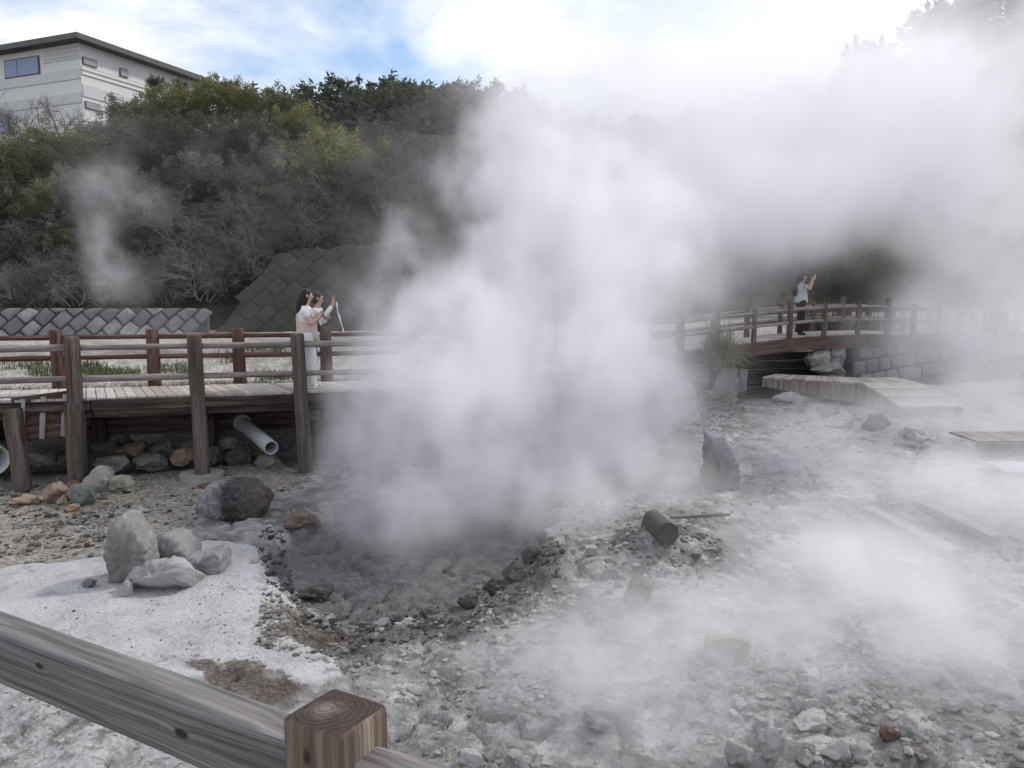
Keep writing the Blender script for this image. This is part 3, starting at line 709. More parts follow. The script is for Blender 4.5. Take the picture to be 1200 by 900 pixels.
# ------------------------------------------------------------------ boardwalk and fences
def poly_at(pl, s):
    for (a, b) in zip(pl[:-1], pl[1:]):
        L = (Vector(b) - Vector(a)).length
        if s <= L: return Vector(a).lerp(Vector(b), s / L)
        s -= L
    return Vector(pl[-1])
def resample(pl, step):
    L = sum((Vector(b) - Vector(a)).length for a, b in zip(pl[:-1], pl[1:])); n = max(1, round(L / step))
    return [poly_at(pl, L * k / n) for k in range(n + 1)]
def deck_mesh(name, front, back, zf, mat, parent, board=.14, gap=.012, th=.04):
    """boards laid across between two matching edge lines (one mesh: boards are the pattern)"""
    V = []; Fc = []; T = []
    Lf = sum((Vector(b) - Vector(a)).length for a, b in zip(front[:-1], front[1:]))
    Lb = sum((Vector(b) - Vector(a)).length for a, b in zip(back[:-1], back[1:]))
    n = int(Lf / board); r = random.Random(5)
    for k in range(n):
        s0 = k / n; s1 = (k + 1) / n - gap / Lf
        q = [poly_at(front, s0 * Lf), poly_at(front, s1 * Lf), poly_at(back, s1 * Lb), poly_at(back, s0 * Lb)]
        e = r.uniform(-.012, .018); dz = r.uniform(-.004, .004); d = (q[0] - q[3]).normalized()
        q[0] = q[0] + d * e; q[1] = q[1] + d * e
        b = len(V)
        for p in q: V.append((p.x, p.y, zf(p.x, p.y) + dz))
        for p in q: V.append((p.x, p.y, zf(p.x, p.y) + dz - th))
        Fc += [(b, b + 1, b + 2, b + 3), (b + 7, b + 6, b + 5, b + 4), (b, b + 4, b + 5, b + 1), (b + 1, b + 5, b + 6, b + 2), (b + 2, b + 6, b + 7, b + 3), (b + 3, b + 7, b + 4, b)]
        T += [r.random()] * 8
    o = np_mesh(name, np.array(V), np.array(Fc), mat, parent, attrs={'tone': T})
    bm = bmesh.new(); bm.from_mesh(o.data); bmesh.ops.recalc_face_normals(bm, faces=bm.faces); bm.to_mesh(o.data); bm.free()
    return o
t = NT('deck boards'); v = t.coord()
n1 = t.noise(v, 3, 5, .6); n2 = t.noise(t.mapping(v, (40, 5, 5), rot=(0, 0, R(-13))), 1, 4, .6)
c = t.ramp(t.attr('tone'), [(0, (.34, .3, .27)), (.5, (.5, .46, .43)), (1, (.64, .6, .57))])
c = t.mix(t.ramp(n2, [(.35, .5), (.6, 0.0)]), c, (.2, .165, .145)); c = t.mix(t.ramp(n1, [(.5, 0.0), (.7, .45)]), c, (.3, .24, .2))
M['deck'] = t.bsdf(c, .85, spec=.25, bump=n2, bdist=.006)

DIR = Vector((14.6, 3.59)).normalized(); NRM = Vector((-DIR.y, DIR.x))
def front(s): return Vector((-1.4, 12.53)) - DIR * s       # s metres left of the bend
fl = [tuple(front(13.5)), (-1.4, 12.53), (1.2, 15.0), (3.5, 19.7)]
bl = [tuple(front(13.5) + NRM * 1.3), (-1.9, 13.72), (-.05, 15.45), (2.3, 20.5)]
bw = empty('boardwalk', (-6, 11.6, -.2), 'timber boardwalk with pale planks at the left, running into the steam', 'boardwalk')
flat0 = lambda x, y: 0.0
deck_mesh('deck', fl, bl, flat0, M['deck'], bw)
def edge_beams(parent, pl, z0, z1, off, mat, name='edge_beam', th=.07, zf=flat0):
    for k, (a, b) in enumerate(zip(pl[:-1], pl[1:])):
        a, b = Vector(a), Vector(b); n = Vector((b.y - a.y, -(b.x - a.x))).normalized() * off
        a2, b2 = a + n, b + n
        beam(name, (a2.x, a2.y, zf(a2.x, a2.y) + (z0 + z1) / 2), (b2.x, b2.y, zf(b2.x, b2.y) + (z0 + z1) / 2), th, z1 - z0, mat, parent, .006, .006, 16, seed=k)
cuts = [13.5, 8.4, 5.0, 3.5, 1.9, 0.0]
for k, (a, b) in enumerate(zip(cuts[:-1], cuts[1:])):
    p, q = front(a), front(b - .0)
    n = -NRM * .05
    dz = -.02 * (k % 2)
    beam('edge_beam', (*(p + n), -.10 + dz * .3), (*(q + n - DIR * .02), -.10 + dz * .3), .07, .15, M['wood_beam'], bw, .006, .008, 12, seed=k)
    n2 = NRM * .06
    beam('joist', (*(p + n2), -.235), (*(q + n2 - DIR * .02), -.235), .1, .13, M['wood_beam'], bw, .006, .008, 12, seed=k + 9)
edge_beams(bw, fl[1:], -.2, -.03, .06, M['wood_beam'])
edge_beams(bw, list(bl), -.2, -.045, -.045, M['wood_beam'])
for k, (a, b) in enumerate(((13.4, 8.3), (8.3, 4.2), (4.2, .3))):
    p, q = front(a) + NRM * 1.24, front(b) + NRM * 1.24
    for j in range(3): beam('shade_board', (*p, -.2 - .24 * j), (*q, -.2 - .24 * j), .04, .23, M['wood_beam'], bw, .004, .004, 8, seed=k * 3 + j)  # added boards, keep sunlight from entering under the deck from behind
for s in (9.9, 8.25, 6.7, 5.1, 3.4, 1.7, .3):
    a = front(s + .1) - NRM * .02; b = a + NRM * 1.3
    beam('cross_beam', (*(a - NRM * .08), -.37), (*b, -.37), .17, .14, M['wood_beam'], bw, .006, .006, 6, seed=int(s * 3))
    c = a + NRM * 1.1
    beam('support_post', (c.x, c.y, hgt(c.x, c.y) - .2), (c.x, c.y, -.3), .16, .16, M['wood_beam'], bw, seed=int(s * 3) + 40)
# loose cover board lying on the deck by the panel
p = front(6.35) + NRM * .38
b_ = beam('cover_board', (*(p - DIR * .42), .02), (*(p + DIR * .42), .02), .3, .022, M['batten'], None, .004, .002, 4)
tag(b_, 'flat weathered cover board lying on the boardwalk planks above the plank panel', 'board')

fence = empty('log_fence', (-5, 11.7, 0), 'nearer log fence of the left boardwalk, greyed rails on tall dark posts', 'fence', 'log fences along the boardwalks')
FP = [((-8.15, 10.9), 0), ((-6.46, 11.28), 6), ((-4.83, 11.68), 0), ((-3.37, 12.04), 0)]
fpts = [Vector((-9.9, 10.43)), Vector((-8.15, 10.86)), Vector((-6.46, 11.28)), Vector((-4.83, 11.68)), Vector((-3.37, 12.04)), Vector((-1.6, 12.46)), Vector((.3, 14.0)), Vector((1.35, 15.1)), Vector((2.1, 16.7)), Vector((2.85, 18.3)), Vector((3.58, 19.78)), Vector((4.72, 20.45))]
def rails(parent, pts, zs, zf, r, mat, sd=0, offs=0.0):
    k = sd
    for a, b in zip(pts[:-1], pts[1:]):
        for zz in zs:
            k += 1
            d = (b - a).normalized() * offs
            log('rail', (*(a + d), zf(a.x, a.y) + zz), (*(b - d), zf(b.x, b.y) + zz), r * (1 + .12 * math.sin(k * 2.3)), r * (1 - .1 * math.sin(k * 1.7)), mat, parent, 10, 8, .12, .1, seed=k)
for k, p in enumerate(fpts[:10]):
    q = p - Vector((NRM.x, NRM.y)) * .04
    zb = hgt(q.x, q.y, False) - .1
    lean = .05 * math.sin(k * 2.1)
    po = log('post', (q.x + lean + .03, q.y, zb), (q.x, q.y, .92), .115, .105, M['wood_dark'], fence, 16, 12, .07, .22, seed=k)
    if k == 3:
        bm = bmesh.new(); bmesh.ops.create_circle(bm, cap_ends=True, radius=.32, segments=32)
        r_ = bmesh.ops.extrude_face_region(bm, geom=bm.faces[:]); bmesh.ops.translate(bm, verts=[v for v in r_['geom'] if isinstance(v, bmesh.types.BMVert)], vec=(0, 0, .14))
        bmesh.ops.inset_region(bm, faces=[f for f in bm.faces if f.normal.z > .5], thickness=.07, depth=-.03)
        bmesh.ops.recalc_face_normals(bm, faces=bm.faces)
        co = bm_obj('concrete_foot', bm, M['concrete'], fence); co.location = (q.x + lean + .05, q.y - .1, hgt(q.x, q.y) - .03)
rails(fence, fpts[:11], (.75, .29), flat0, .048, M['wood_greyrail'])
bfence = empty('log_fence', (-5, 13.2, 0), 'farther log fence of the left boardwalk, thinner reddish brown rails and posts', 'fence', 'log fences along the boardwalks')
bpts = [Vector((-10.7, 11.9)), Vector((-9.1, 12.35)), Vector((-7.57, 12.75)), Vector((-6.12, 13.07)), Vector((-4.76, 13.35)), Vector((-3.3, 13.6)), Vector((-1.95, 13.95)), Vector((-.75, 15.0)), Vector((.2, 16.2)), Vector((.95, 17.8)), Vector((1.7, 19.4)), Vector((2.4, 20.7))]
for k, p in enumerate(bpts):
    log('post', (p.x, p.y, hgt(p.x, p.y) - .1), (p.x, p.y, .94), .115, .1, M['wood_red'], bfence, 14, 8, .07, .22, seed=k + 30)
rails(bfence, bpts, (.81, .47), flat0, .042, M['wood_red'], 40)
# plank panel between two short posts, in front of the boardwalk
pb = empty('plank_barrier', (-6.9, 10.95, -1.2), 'brown plank panel with three grey battens between two short leaning posts', 'barrier')
A0, A1 = at_y(27, 567, 10.85), at_y(15, 479, 10.9); B0, B1 = at_y(92, 558, 11.12), at_y(86, 472, 11.15)
beam('post', A0 - Vector((0, 0, .1)), A1, .2, .17, M['wood_dark'], pb, .02, .02, 10, seed=2, up=Vector((0, 1, 0)))
beam('post', B0 - Vector((0, 0, .1)), B1, .22, .19, M['wood_dark'], pb, .02, .02, 10, seed=5, up=Vector((0, 1, 0)))
C0, C1 = at_y(24, 519, 11.08), at_y(85, 511, 11.3); C2, C3 = at_y(13, 466, 11.1), at_y(84, 457, 11.32)
for k in range(3):
    f = (k + .5) / 3; a = C0.lerp(C2, f); b = C1.lerp(C3, f); hgt_ = (C2 - C0).length / 3
    beam('plank', a, b, .045, hgt_ * .985, M['wood_panel'], pb, .006, .005, 8, seed=k)
for px0, px1, k in ((24, 27, 0), (47, 51, 1), (72, 77, 2)):
    a = at_y(px0 + (2 if k else 0), 517 - (px0 - 24) * .12, 11.03 + .004 * (px0 - 24)); b = at_y(px1, 468 - (px0 - 24) * .12, 11.05 + .004 * (px0 - 24))
    beam('batten', a, b, .075, .03, M['batten'], pb, .004, .002, 4, seed=k, up=Vector((0, 1, 0)))
# pipes
def pipe(name, p0, p1, r, wall, mat, label, cat='pipe', collar=False, inner=None):
    root = empty(name, p0, label, cat); L = (Vector(p1) - Vector(p0)).length
    bm = bmesh.new(); S = 28; rings = []
    prof = [(r, 0), (r, L * .25), (r, L * .5), (r, L - .01), (r - wall * .3, L), (r - wall * .8, L), (r - wall, L - .015), (r - wall, L * .4), (r - wall, .02)]
    for rr, z in prof: rings.append([bm.verts.new((rr * math.cos(2 * math.pi * k / S), rr * math.sin(2 * math.pi * k / S), z)) for k in range(S)])
    for a, b in zip(rings[:-1], rings[1:]):
        for k in range(S): bm.faces.new((a[k], a[(k + 1) % S], b[(k + 1) % S], b[k]))
    bm.faces.new(rings[-1])
    for f in bm.faces: f.smooth = True
    o = bm_obj('body', bm, mat, root); o.matrix_basis = axis_matrix(p0, p1)
    if collar:
        bm = bmesh.new(); rings = []
        for rr, z in ((r + .002, L * .2), (r + .03, L * .2), (r + .03, L * .2 + .09), (r + .002, L * .2 + .1)): rings.append([bm.verts.new((rr * math.cos(2 * math.pi * k / S), rr * math.sin(2 * math.pi * k / S), z)) for k in range(S)])
        for a, b in zip(rings[:-1], rings[1:]):
            for k in range(S): bm.faces.new((a[k], a[(k + 1) % S], b[(k + 1) % S], b[k]))
        o = bm_obj('collar', bm, mat, root); o.matrix_basis = axis_matrix(p0, p1)
    return root
pipe('drain_pipe', at_y(275, 488, 13.3), at_y(318, 525, 11.75), .115, .022, M['pipe_grey'], 'grey drain pipe jutting out from the stones under the boardwalk', collar=True)
pipe('drain_pipe', at_y(-40, 505, 12.6), at_y(-9, 540, 11.2), .24, .03, M['pipe_white'], 'fat white pipe at the left edge behind the outer short post')
# stub on the mound
tag(log('log_stub', at_y(764, 611, 8.25), at_y(783, 626, 7.85), .125, .13, M['rust'], None, 22, 10, .09, .12, 3), 'short thick dark log stub lying on the mud mound', 'log stub')
bt = tag(beam('thin_plank', at_z(786, 607, -1.17), at_z(855, 603, -1.2), .05, .03, M['wood_beam'], None), 'thin dark plank lying on the mud behind the log stub', 'plank')
bt = tag(beam('small_block', at_z(686, 645, -1.2), at_z(699, 645, -1.2), .1, .09, M['concrete'], None), 'small dark block with pale top lying on the mud', 'block')
for (a, b, lab) in (((1018, 600), (1120, 652), 'long faint timber lying in the steam at the right, left one of two'), ((1078, 592), (1168, 634), 'long faint timber lying in the steam at the right, right one of two')):
    p, q = ground_at(*a), ground_at(*b); tag(beam('timber', p + Vector((0, 0, .02)), q + Vector((0, 0, .02)), .22, .12, M['batten'], None, .03, .02), lab, 'timber')

# ------------------------------------------------------------------ nearest fence
ff = empty('timber_fence', (-.265, 1.088, -1.3), 'weathered square timber post and rails close in front at the lower left', 'fence')
A = math.atan2(-.475, .88); E1 = Vector((math.cos(A), math.sin(A), 0)); E2 = Vector((-math.sin(A), math.cos(A), 0)); PC = Vector((-.265, 1.088, 0))
def fore_post():
    bm = bmesh.new(); s = .055; b = .007; prof = []
    for sx, sy in ((1, 1), (-1, 1), (-1, -1), (1, -1)):
        a0 = math.atan2(sy, sx)
        for da in (-45, -15, 15, 45): prof.append((sx * (s - b) + b * 1.1 * math.cos(a0 + R(da)), sy * (s - b) + b * 1.1 * math.sin(a0 + R(da))))
    rings = []
    Lp = 2.27
    for z, f in ((0, 1), (.8, 1), (1.6, 1), (2.1, 1), (Lp - .012, 1), (Lp - .004, .985), (Lp, .94), (Lp + .0015, .6), (Lp + .002, .25)):
        rings.append([bm.verts.new((x * f, y * f, z + (0 if z < Lp - .02 else .003 * math.sin(x * 50 + y * 30)))) for x, y in prof])
    n = len(prof)
    for a, c in zip(rings[:-1], rings[1:]):
        for k in range(n): bm.faces.new((a[k], a[(k + 1) % n], c[(k + 1) % n], c[k]))
    bm.faces.new(list(reversed(rings[0]))); bm.faces.new(rings[-1])
    o = bm_obj('post', bm, M['fore_post'], ff)
    o.matrix_basis = Matrix.Translation((PC.x, PC.y, -1.3)) @ Matrix.Rotation(A, 4, 'Z')
fore_post()
def fore_rail(p0, p1, seed):
    return beam('rail', p0, p1, .068, .112, M['fore_rail'], ff, .009, .0015, 24, seed=seed)
zc = .92 - .056
fore_rail(PC - E1 * .05 + Vector((0, 0, zc)), PC - E1 * 2.6 + Vector((0, 0, zc)), 1)
fore_rail(PC + E1 * .05 + Vector((0, 0, zc)), PC + E1 * 2.4 + Vector((0, 0, zc)), 2)
far_post = PC - E1 * 2.6

# ------------------------------------------------------------------ the arched bridge at the right
def zb(x, y):
    s = (x - 4.74) / 5.46
    if s < 0: return max(0.0, 0.0)
    return .36 * math.sin(min(max(s, 0), 1.15) / 1.15 * math.pi * .62) if s < 1.15 else max(.0, .34 - (s - 1.15) * .28)
BF = [(3.5, 19.7), (4.74, 20.5), (6.1, 20.91), (7.5, 21.34), (8.85, 21.75), (10.2, 22.15), (11.7, 22.85), (13.2, 23.6), (16.5, 26.0), (22, 30.5)]
def offset(pl, d):
    out = []
    for k, p in enumerate(pl):
        a = Vector(pl[max(k - 1, 0)]); b = Vector(pl[min(k + 1, len(pl) - 1)]); t_ = (b - a).normalized()
        out.append((p[0] - t_.y * d, p[1] + t_.x * d))
    return out
BB = offset(BF, 1.4)
br = empty('footbridge', (7.3, 21.5, 0), 'arched timber footbridge with dark side beams at the right', 'bridge')
deck_mesh('deck', BF, BB, zb, M['deck'], br)
bfp = [Vector(p) for p in BF]
for j in range(4):
    a3, b3 = Vector(BB[1]), Vector(BB[5]); beam('shade_board', (a3.x, a3.y, -.38 - .25 * j), (b3.x, b3.y, -.38 - .25 * j), .05, .24, M['wood_beam'], br, .004, .004, 8, seed=j)  # added boards that darken the opening below the bridge
for k in range(len(BF) - 1):
    a, b = bfp[k], bfp[k + 1]; n = Vector((b.y - a.y, -(b.x - a.x))).normalized() * .06
    a2, b2 = a + n, b + n
    beam('side_beam', (a2.x, a2.y, zb(a.x, a.y) - .22), (b2.x, b2.y, zb(b.x, b.y) - .22), .1, .36, M['wood_panel'] if 1 <= k <= 4 else M['wood_beam'], br, .008, .01, 8, seed=k)
    a3, b3 = Vector(BB[k]), Vector(BB[k + 1])
    beam('side_beam', (a3.x, a3.y, zb(a.x, a.y) - .22), (b3.x, b3.y, zb(b.x, b.y) - .22), .1, .34, M['wood_beam'], br, .008, .01, 8, seed=k + 20)
def bridge_fence(pl, label, mat, rmat, seed, skip=()):
    root = empty('log_fence', (*Vector(pl[1]), zb(*pl[1])), label, 'fence', 'log fences along the boardwalks')
    pts = resample([tuple(p) for p in pl], 1.15)
    for k, p in enumerate(pts):
        if k in skip: continue
        z = zb(p.x, p.y); big = 1.15 if k % 3 == 1 else 1
        log('post', (p.x, p.y, min(z - .3, -.1)), (p.x, p.y, z + .9 * big), (.075) * big, .07 * big, mat, root, 12, 6, .06, .22, seed=seed + k)
    pts = [pts[0]] + pts[1:]
    rails(root, pts, (.76, .4), lambda x, y: zb(x, y), .05, rmat, seed)
bridge_fence(offset(BF, -.03), 'nearer log fence curving along the arched footbridge', M['wood_dark'], M['wood_greyrail'], 60)
bridge_fence(offset(BF, 1.38), 'farther log fence on the back side of the arched footbridge', M['wood_dark'], M['wood_greyrail'], 90)
# lumber lying on the bridge behind the fence
tag(beam('lumber', (6.9, 22.6, .62), (8.0, 22.9, .62), .3, .06, M['wood_panel'], None), 'reddish board seen through the bridge fence, behind the standing visitor', 'board')

# low plank ramp
rp = empty('plank_ramp', (9.5, 18.2, -1.3), 'low pale plank ramp sloping down to the mud below the footbridge', 'ramp')
zr = lambda x, y: -.72 - max(0, 19.1 - y) * .155
deck_mesh('ramp_deck', [(8.8, 19.12), (8.8, 17.25)], [(10.25, 19.12), (10.25, 17.25)], zr, M['deck'], rp, board=.15)
deck_mesh('landing_deck', [(10.25, 19.14), (8.8, 19.14), (6.7, 20.45)], [(10.25, 20.3), (9.2, 20.3), (7.3, 21.2)], zr, M['deck'], rp, board=.15)
def skirt(p0, p1, d0, d1, mat):
    a, b = Vector(p0), Vector(p1); n = Vector((b.y - a.y, -(b.x - a.x), 0)).normalized() * .03
    V = [a + n, b + n, b + n - Vector((0, 0, d1)), a + n - Vector((0, 0, d0)), a - n, b - n, b - n - Vector((0, 0, d1)), a - n - Vector((0, 0, d0))]
    mesh_obj('side_board', V, [(3, 2, 1, 0), (4, 5, 6, 7), (0, 1, 5, 4), (1, 2, 6, 5), (2, 3, 7, 6), (3, 0, 4, 7)], mat, rp)
skirt((6.7, 20.38, -.765), (8.78, 19.1, -.765), .2, .5, M['wood_greyrail']); skirt((8.78, 19.05, -.765), (8.78, 17.25, -1.05), .5, .3, M['wood_greyrail']); skirt((8.82, 17.22, -1.05), (10.22, 17.22, -1.05), .1, .1, M['wood_beam'])
for x, y in ((8.85, 17.3), (10.15, 17.3), (10.15, 19.0), (8.85, 18.9)):
    beam('leg', (x, y, hgt(x, y) - .1), (x, y, zr(x, y) - .05), .1, .1, M['wood_greyrail'], rp)
# platform + sheet at the right edge
pf = empty('low_platform', (8.3, 12.9, -1.25), 'low dark slatted platform at the right edge in steam', 'platform')
p = ground_at(1185, 535)
deck_mesh('slats', [(p.x - .6, p.y), (p.x + 1.6, p.y)], [(p.x - .6, p.y + .9), (p.x + 1.6, p.y + .9)], lambda x, y: -1.02, M['wood_greyrail'], pf, board=.16)
beam('frame', (p.x - .6, p.y - .03, -1.12), (p.x + 1.6, p.y - .03, -1.12), .06, .12, M['wood_beam'], pf)
for dx in (-.5, 1.5): beam('leg', (p.x + dx, p.y + .1, -1.5), (p.x + dx, p.y + .1, -1.07), .08, .08, M['wood_beam'], pf)
q = ground_at(1200, 562)
V = []; nxs = 14
for j in range(9):
    for i in range(nxs + 1):
        x = q.x - .3 + 1.6 * i / nxs; y = q.y + .75 * j / 8; V.append((x, y, hgt(x, y, False) + .12 + .04 * mnoise.noise(Vector((x * 3, y * 3, 0)))))
Fc = [(j * 15 + i, j * 15 + i + 1, j * 15 + i + 16, j * 15 + i + 15) for j in range(8) for i in range(nxs)]
o = mesh_obj('white_sheet', V, Fc, M['sheet'], smooth=True); sm = o.modifiers.new('thickness', 'SOLIDIFY'); sm.thickness = .02
tag(o, 'white sheet lying on the ground at the right edge below the platform', 'sheet')

# stone blocks of the bridge abutment
ABUT = [
 (851, 472, 36, 44, (.3, .3, .29), 'tall squared stone block at the left foot of the footbridge', 20.3),
 (866, 466, 24, 34, (.26, .26, .26), 'narrow squared stone block next to the tall one, under the bridge', 20.5),
 (818, 452, 34, 26, (.33, .33, .32), 'upper grey stone under the hanging grass clump', 20.2),
 (800, 470, 38, 24, (.36, .36, .355), 'lower grey stone left of the tall squared block', 20.0),
 (832, 475, 24, 18, (.33, .32, .28), 'small tan stone before the tall squared block', 19.9),
 (853, 480, 26, 16, (.28, .27, .24), 'small dark stone at the water under the tall squared block', 19.8),
 (780, 455, 30, 22, (.34, .34, .34), 'grey bank stone below the boardwalk corner in steam', 20.2),
 (960, 432, 30, 26, (.36, .36, .34), 'knobbly pale stone under the middle of the footbridge', 21.6),
 (982, 428, 26, 26, (.38, .38, .37), 'pale stone right of the knobbly one under the footbridge', 21.9),
 (972, 440, 40, 16, (.33, .33, .32), 'wide low stone at the base of the right bridge pier', 21.4),
]
for px, py, w, h, c, lab, y in ABUT:
    place_rock(px, py, w, h, c, lab, y=y, depth=.9, sink=.06, rz=0)

# ------------------------------------------------------------------ stone walls
def stone_wall(name, corners, stone, mat, mortar, label, relief=.05, seed=0, ang=45, row=.42, fill=.475, ch=.8, side=.15):
    """corners: bottom-left, bottom-right, top-right, top-left (3D, may lean back); squared stones laid on the diagonal"""
    root = empty(name, corners[0], label, 'wall')
    bl_, br_, tr, tl = [Vector(c) for c in corners]; ex = (br_ - bl_); L = ex.length; ex.normalize()
    n = ex.cross((tl - bl_).normalized()).normalized(); ey = n.cross(ex); H = (tl - bl_).dot(ey)
    def P(u, w, d=0): return bl_ + ex * u + ey * w + n * d
    topw = lambda u: (tl - bl_).dot(ey) * (1 - u / L) + (tr - bl_).dot(ey) * (u / L)
    left_u = (tl - bl_).dot(ex); right_u = (tr - bl_).dot(ex)
    poly = [(0, 0), (L, 0), (right_u, (tr - bl_).dot(ey)), (left_u, H)]
    base_pts = [P(u, w) for u, w in poly]; bk = [p_ - n * .4 for p_ in base_pts]
    o = mesh_obj('mortar_bed', base_pts + bk, [(0, 1, 2, 3), (7, 6, 5, 4), (0, 4, 5, 1), (1, 5, 6, 2), (2, 6, 7, 3), (3, 7, 4, 0)], mortar, root)
    V = []; Fc = []; T = []; r = random.Random(seed); a = R(ang); ca, sa = math.cos(a), math.sin(a)
    bx, by = stone, row
    N = int((L + H) / min(bx, by)) + 4
    def inside(u, w, m=.0):
        s = False
        for k in range(4):
            (x0, y0), (x1, y1) = poly[k], poly[(k + 1) % 4]
            if ((x1 - x0) * (w - y0) - (y1 - y0) * (u - x0)) / math.hypot(x1 - x0, y1 - y0) < m: return False
        return True
    for i in range(-N, N):
        for j in range(-N, N):
            cx = i * bx + (.5 * bx if j % 2 else 0); cy = j * by
            u, w = cx * ca - cy * sa, cx * sa + cy * ca
            if not (inside(u, min(max(w, .06), topw(u) - .06), side * min(bx, by)) and -.42 * by < w < topw(u) + .3 * by): continue
            hx, hy = bx * r.uniform(fill - .03, fill), by * r.uniform(fill - .03, fill)
            d = relief * r.uniform(.5, 1.2); tone = r.random(); rot = a + r.uniform(-.08, .08); c2, s2 = math.cos(rot), math.sin(rot)
            b = len(V); prof = []
            for (dx, dy) in ((-1, -ch), (-ch, -1), (ch, -1), (1, -ch), (1, ch), (ch, 1), (-ch, 1), (-1, ch)):
                prof.append((dx * hx * r.uniform(.95, 1.02), dy * hy * r.uniform(.95, 1.02)))
            for f, dd in ((1, .0), (.975, d * .7), (.85, d * 1.0), (.3, d * 1.1)):
                for x, y in prof:
                    uu, ww = u + (x * c2 - y * s2) * f, w + (x * s2 + y * c2) * f
                    uu2 = min(max(uu, -.02), L + .3); ww2 = min(max(ww, .0), topw(u) - .01)
                    V.append(P(uu2, ww2, dd + .002 + r.uniform(-1, 1) * d * .08))
            for q in range(3):
                for k in range(8): Fc.append((b + q * 8 + k, b + q * 8 + (k + 1) % 8, b + q * 8 + 8 + (k + 1) % 8, b + q * 8 + 8 + k))
            Fc += [(b + 24, b + 25, b + 26, b + 27), (b + 24, b + 27, b + 28, b + 31), (b + 28, b + 29, b + 30, b + 31)]
            T += [tone] * 32
    np_mesh('stone_facing', np.array([tuple(v_) for v_ in V]), np.array(Fc), mat, root, smooth=True, attrs={'tone': T})
    return root
def wallmat(name, c0, c1, c2):
    t = NT(name); v = t.coord(); n1 = t.noise(v, 3, 5, .6); n2 = t.noise(v, 25, 5, .7)
    c = t.ramp(t.attr('tone'), [(0, c0), (.55, c1), (1, c2)])
    c = t.mix(t.ramp(n1, [(.4, .6), (.6, 0.0)]), c, c0); c = t.mix(t.ramp(t.noise(t.mapping(v, (1.4, 1.4, .5)), .7, 5, .65), [(.45, 0.0), (.62, .75)]), c, tuple(x * 1.35 for x in c0)); c = t.mix(t.ramp(n2, [(.3, .5), (.55, 0.0)]), c, tuple(x * .6 for x in c0))
    return t.bsdf(c, .9, spec=.15, bumps=[(n1, .05), (n2, .03)])
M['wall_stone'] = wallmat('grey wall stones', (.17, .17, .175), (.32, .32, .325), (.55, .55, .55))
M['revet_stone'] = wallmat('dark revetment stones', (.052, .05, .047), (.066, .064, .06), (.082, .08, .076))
M['mortar'] = plain('dark mortar', (.09, .09, .09), .95); M['mortar2'] = plain('dark joint', (.048, .047, .045), .95)
wl = at_y(-60, 393, 21.0); wr = at_y(243, 393, 22.6)
wlt = at_y(-60, 361, 21.15); wrt = at_y(243, 361, 22.75)
stone_wall('stone_wall', [wl - Vector((0, 0, .3)), wr - Vector((0, 0, .3)), wrt, wlt], .5, M['wall_stone'], M['mortar'], 'low grey wall of diagonal stones at the foot of the slope', .06, 3, 45, .36)
ra = at_y(241, 396, 22.7); rb = at_y(470, 396, 24.0); rc = at_y(470, 290, 25.8); rd = at_y(325, 297, 24.4)
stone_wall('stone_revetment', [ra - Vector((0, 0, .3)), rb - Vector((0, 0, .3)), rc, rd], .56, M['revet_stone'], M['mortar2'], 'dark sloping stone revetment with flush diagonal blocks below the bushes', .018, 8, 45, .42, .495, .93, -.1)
wa, wb_ = at_y(1000, 440, 22.0), at_y(1260, 445, 26.0); wc, wd = at_y(1260, 388, 26.2), at_y(1000, 392, 22.1)
stone_wall('stone_wall', [wa - Vector((0, 0, .2)), wb_ - Vector((0, 0, .2)), wc, wd], .5, M['wall_stone'], M['mortar'], 'pale stone wall under the right end of the footbridge, faint in steam', .08, 12, 8, .4)

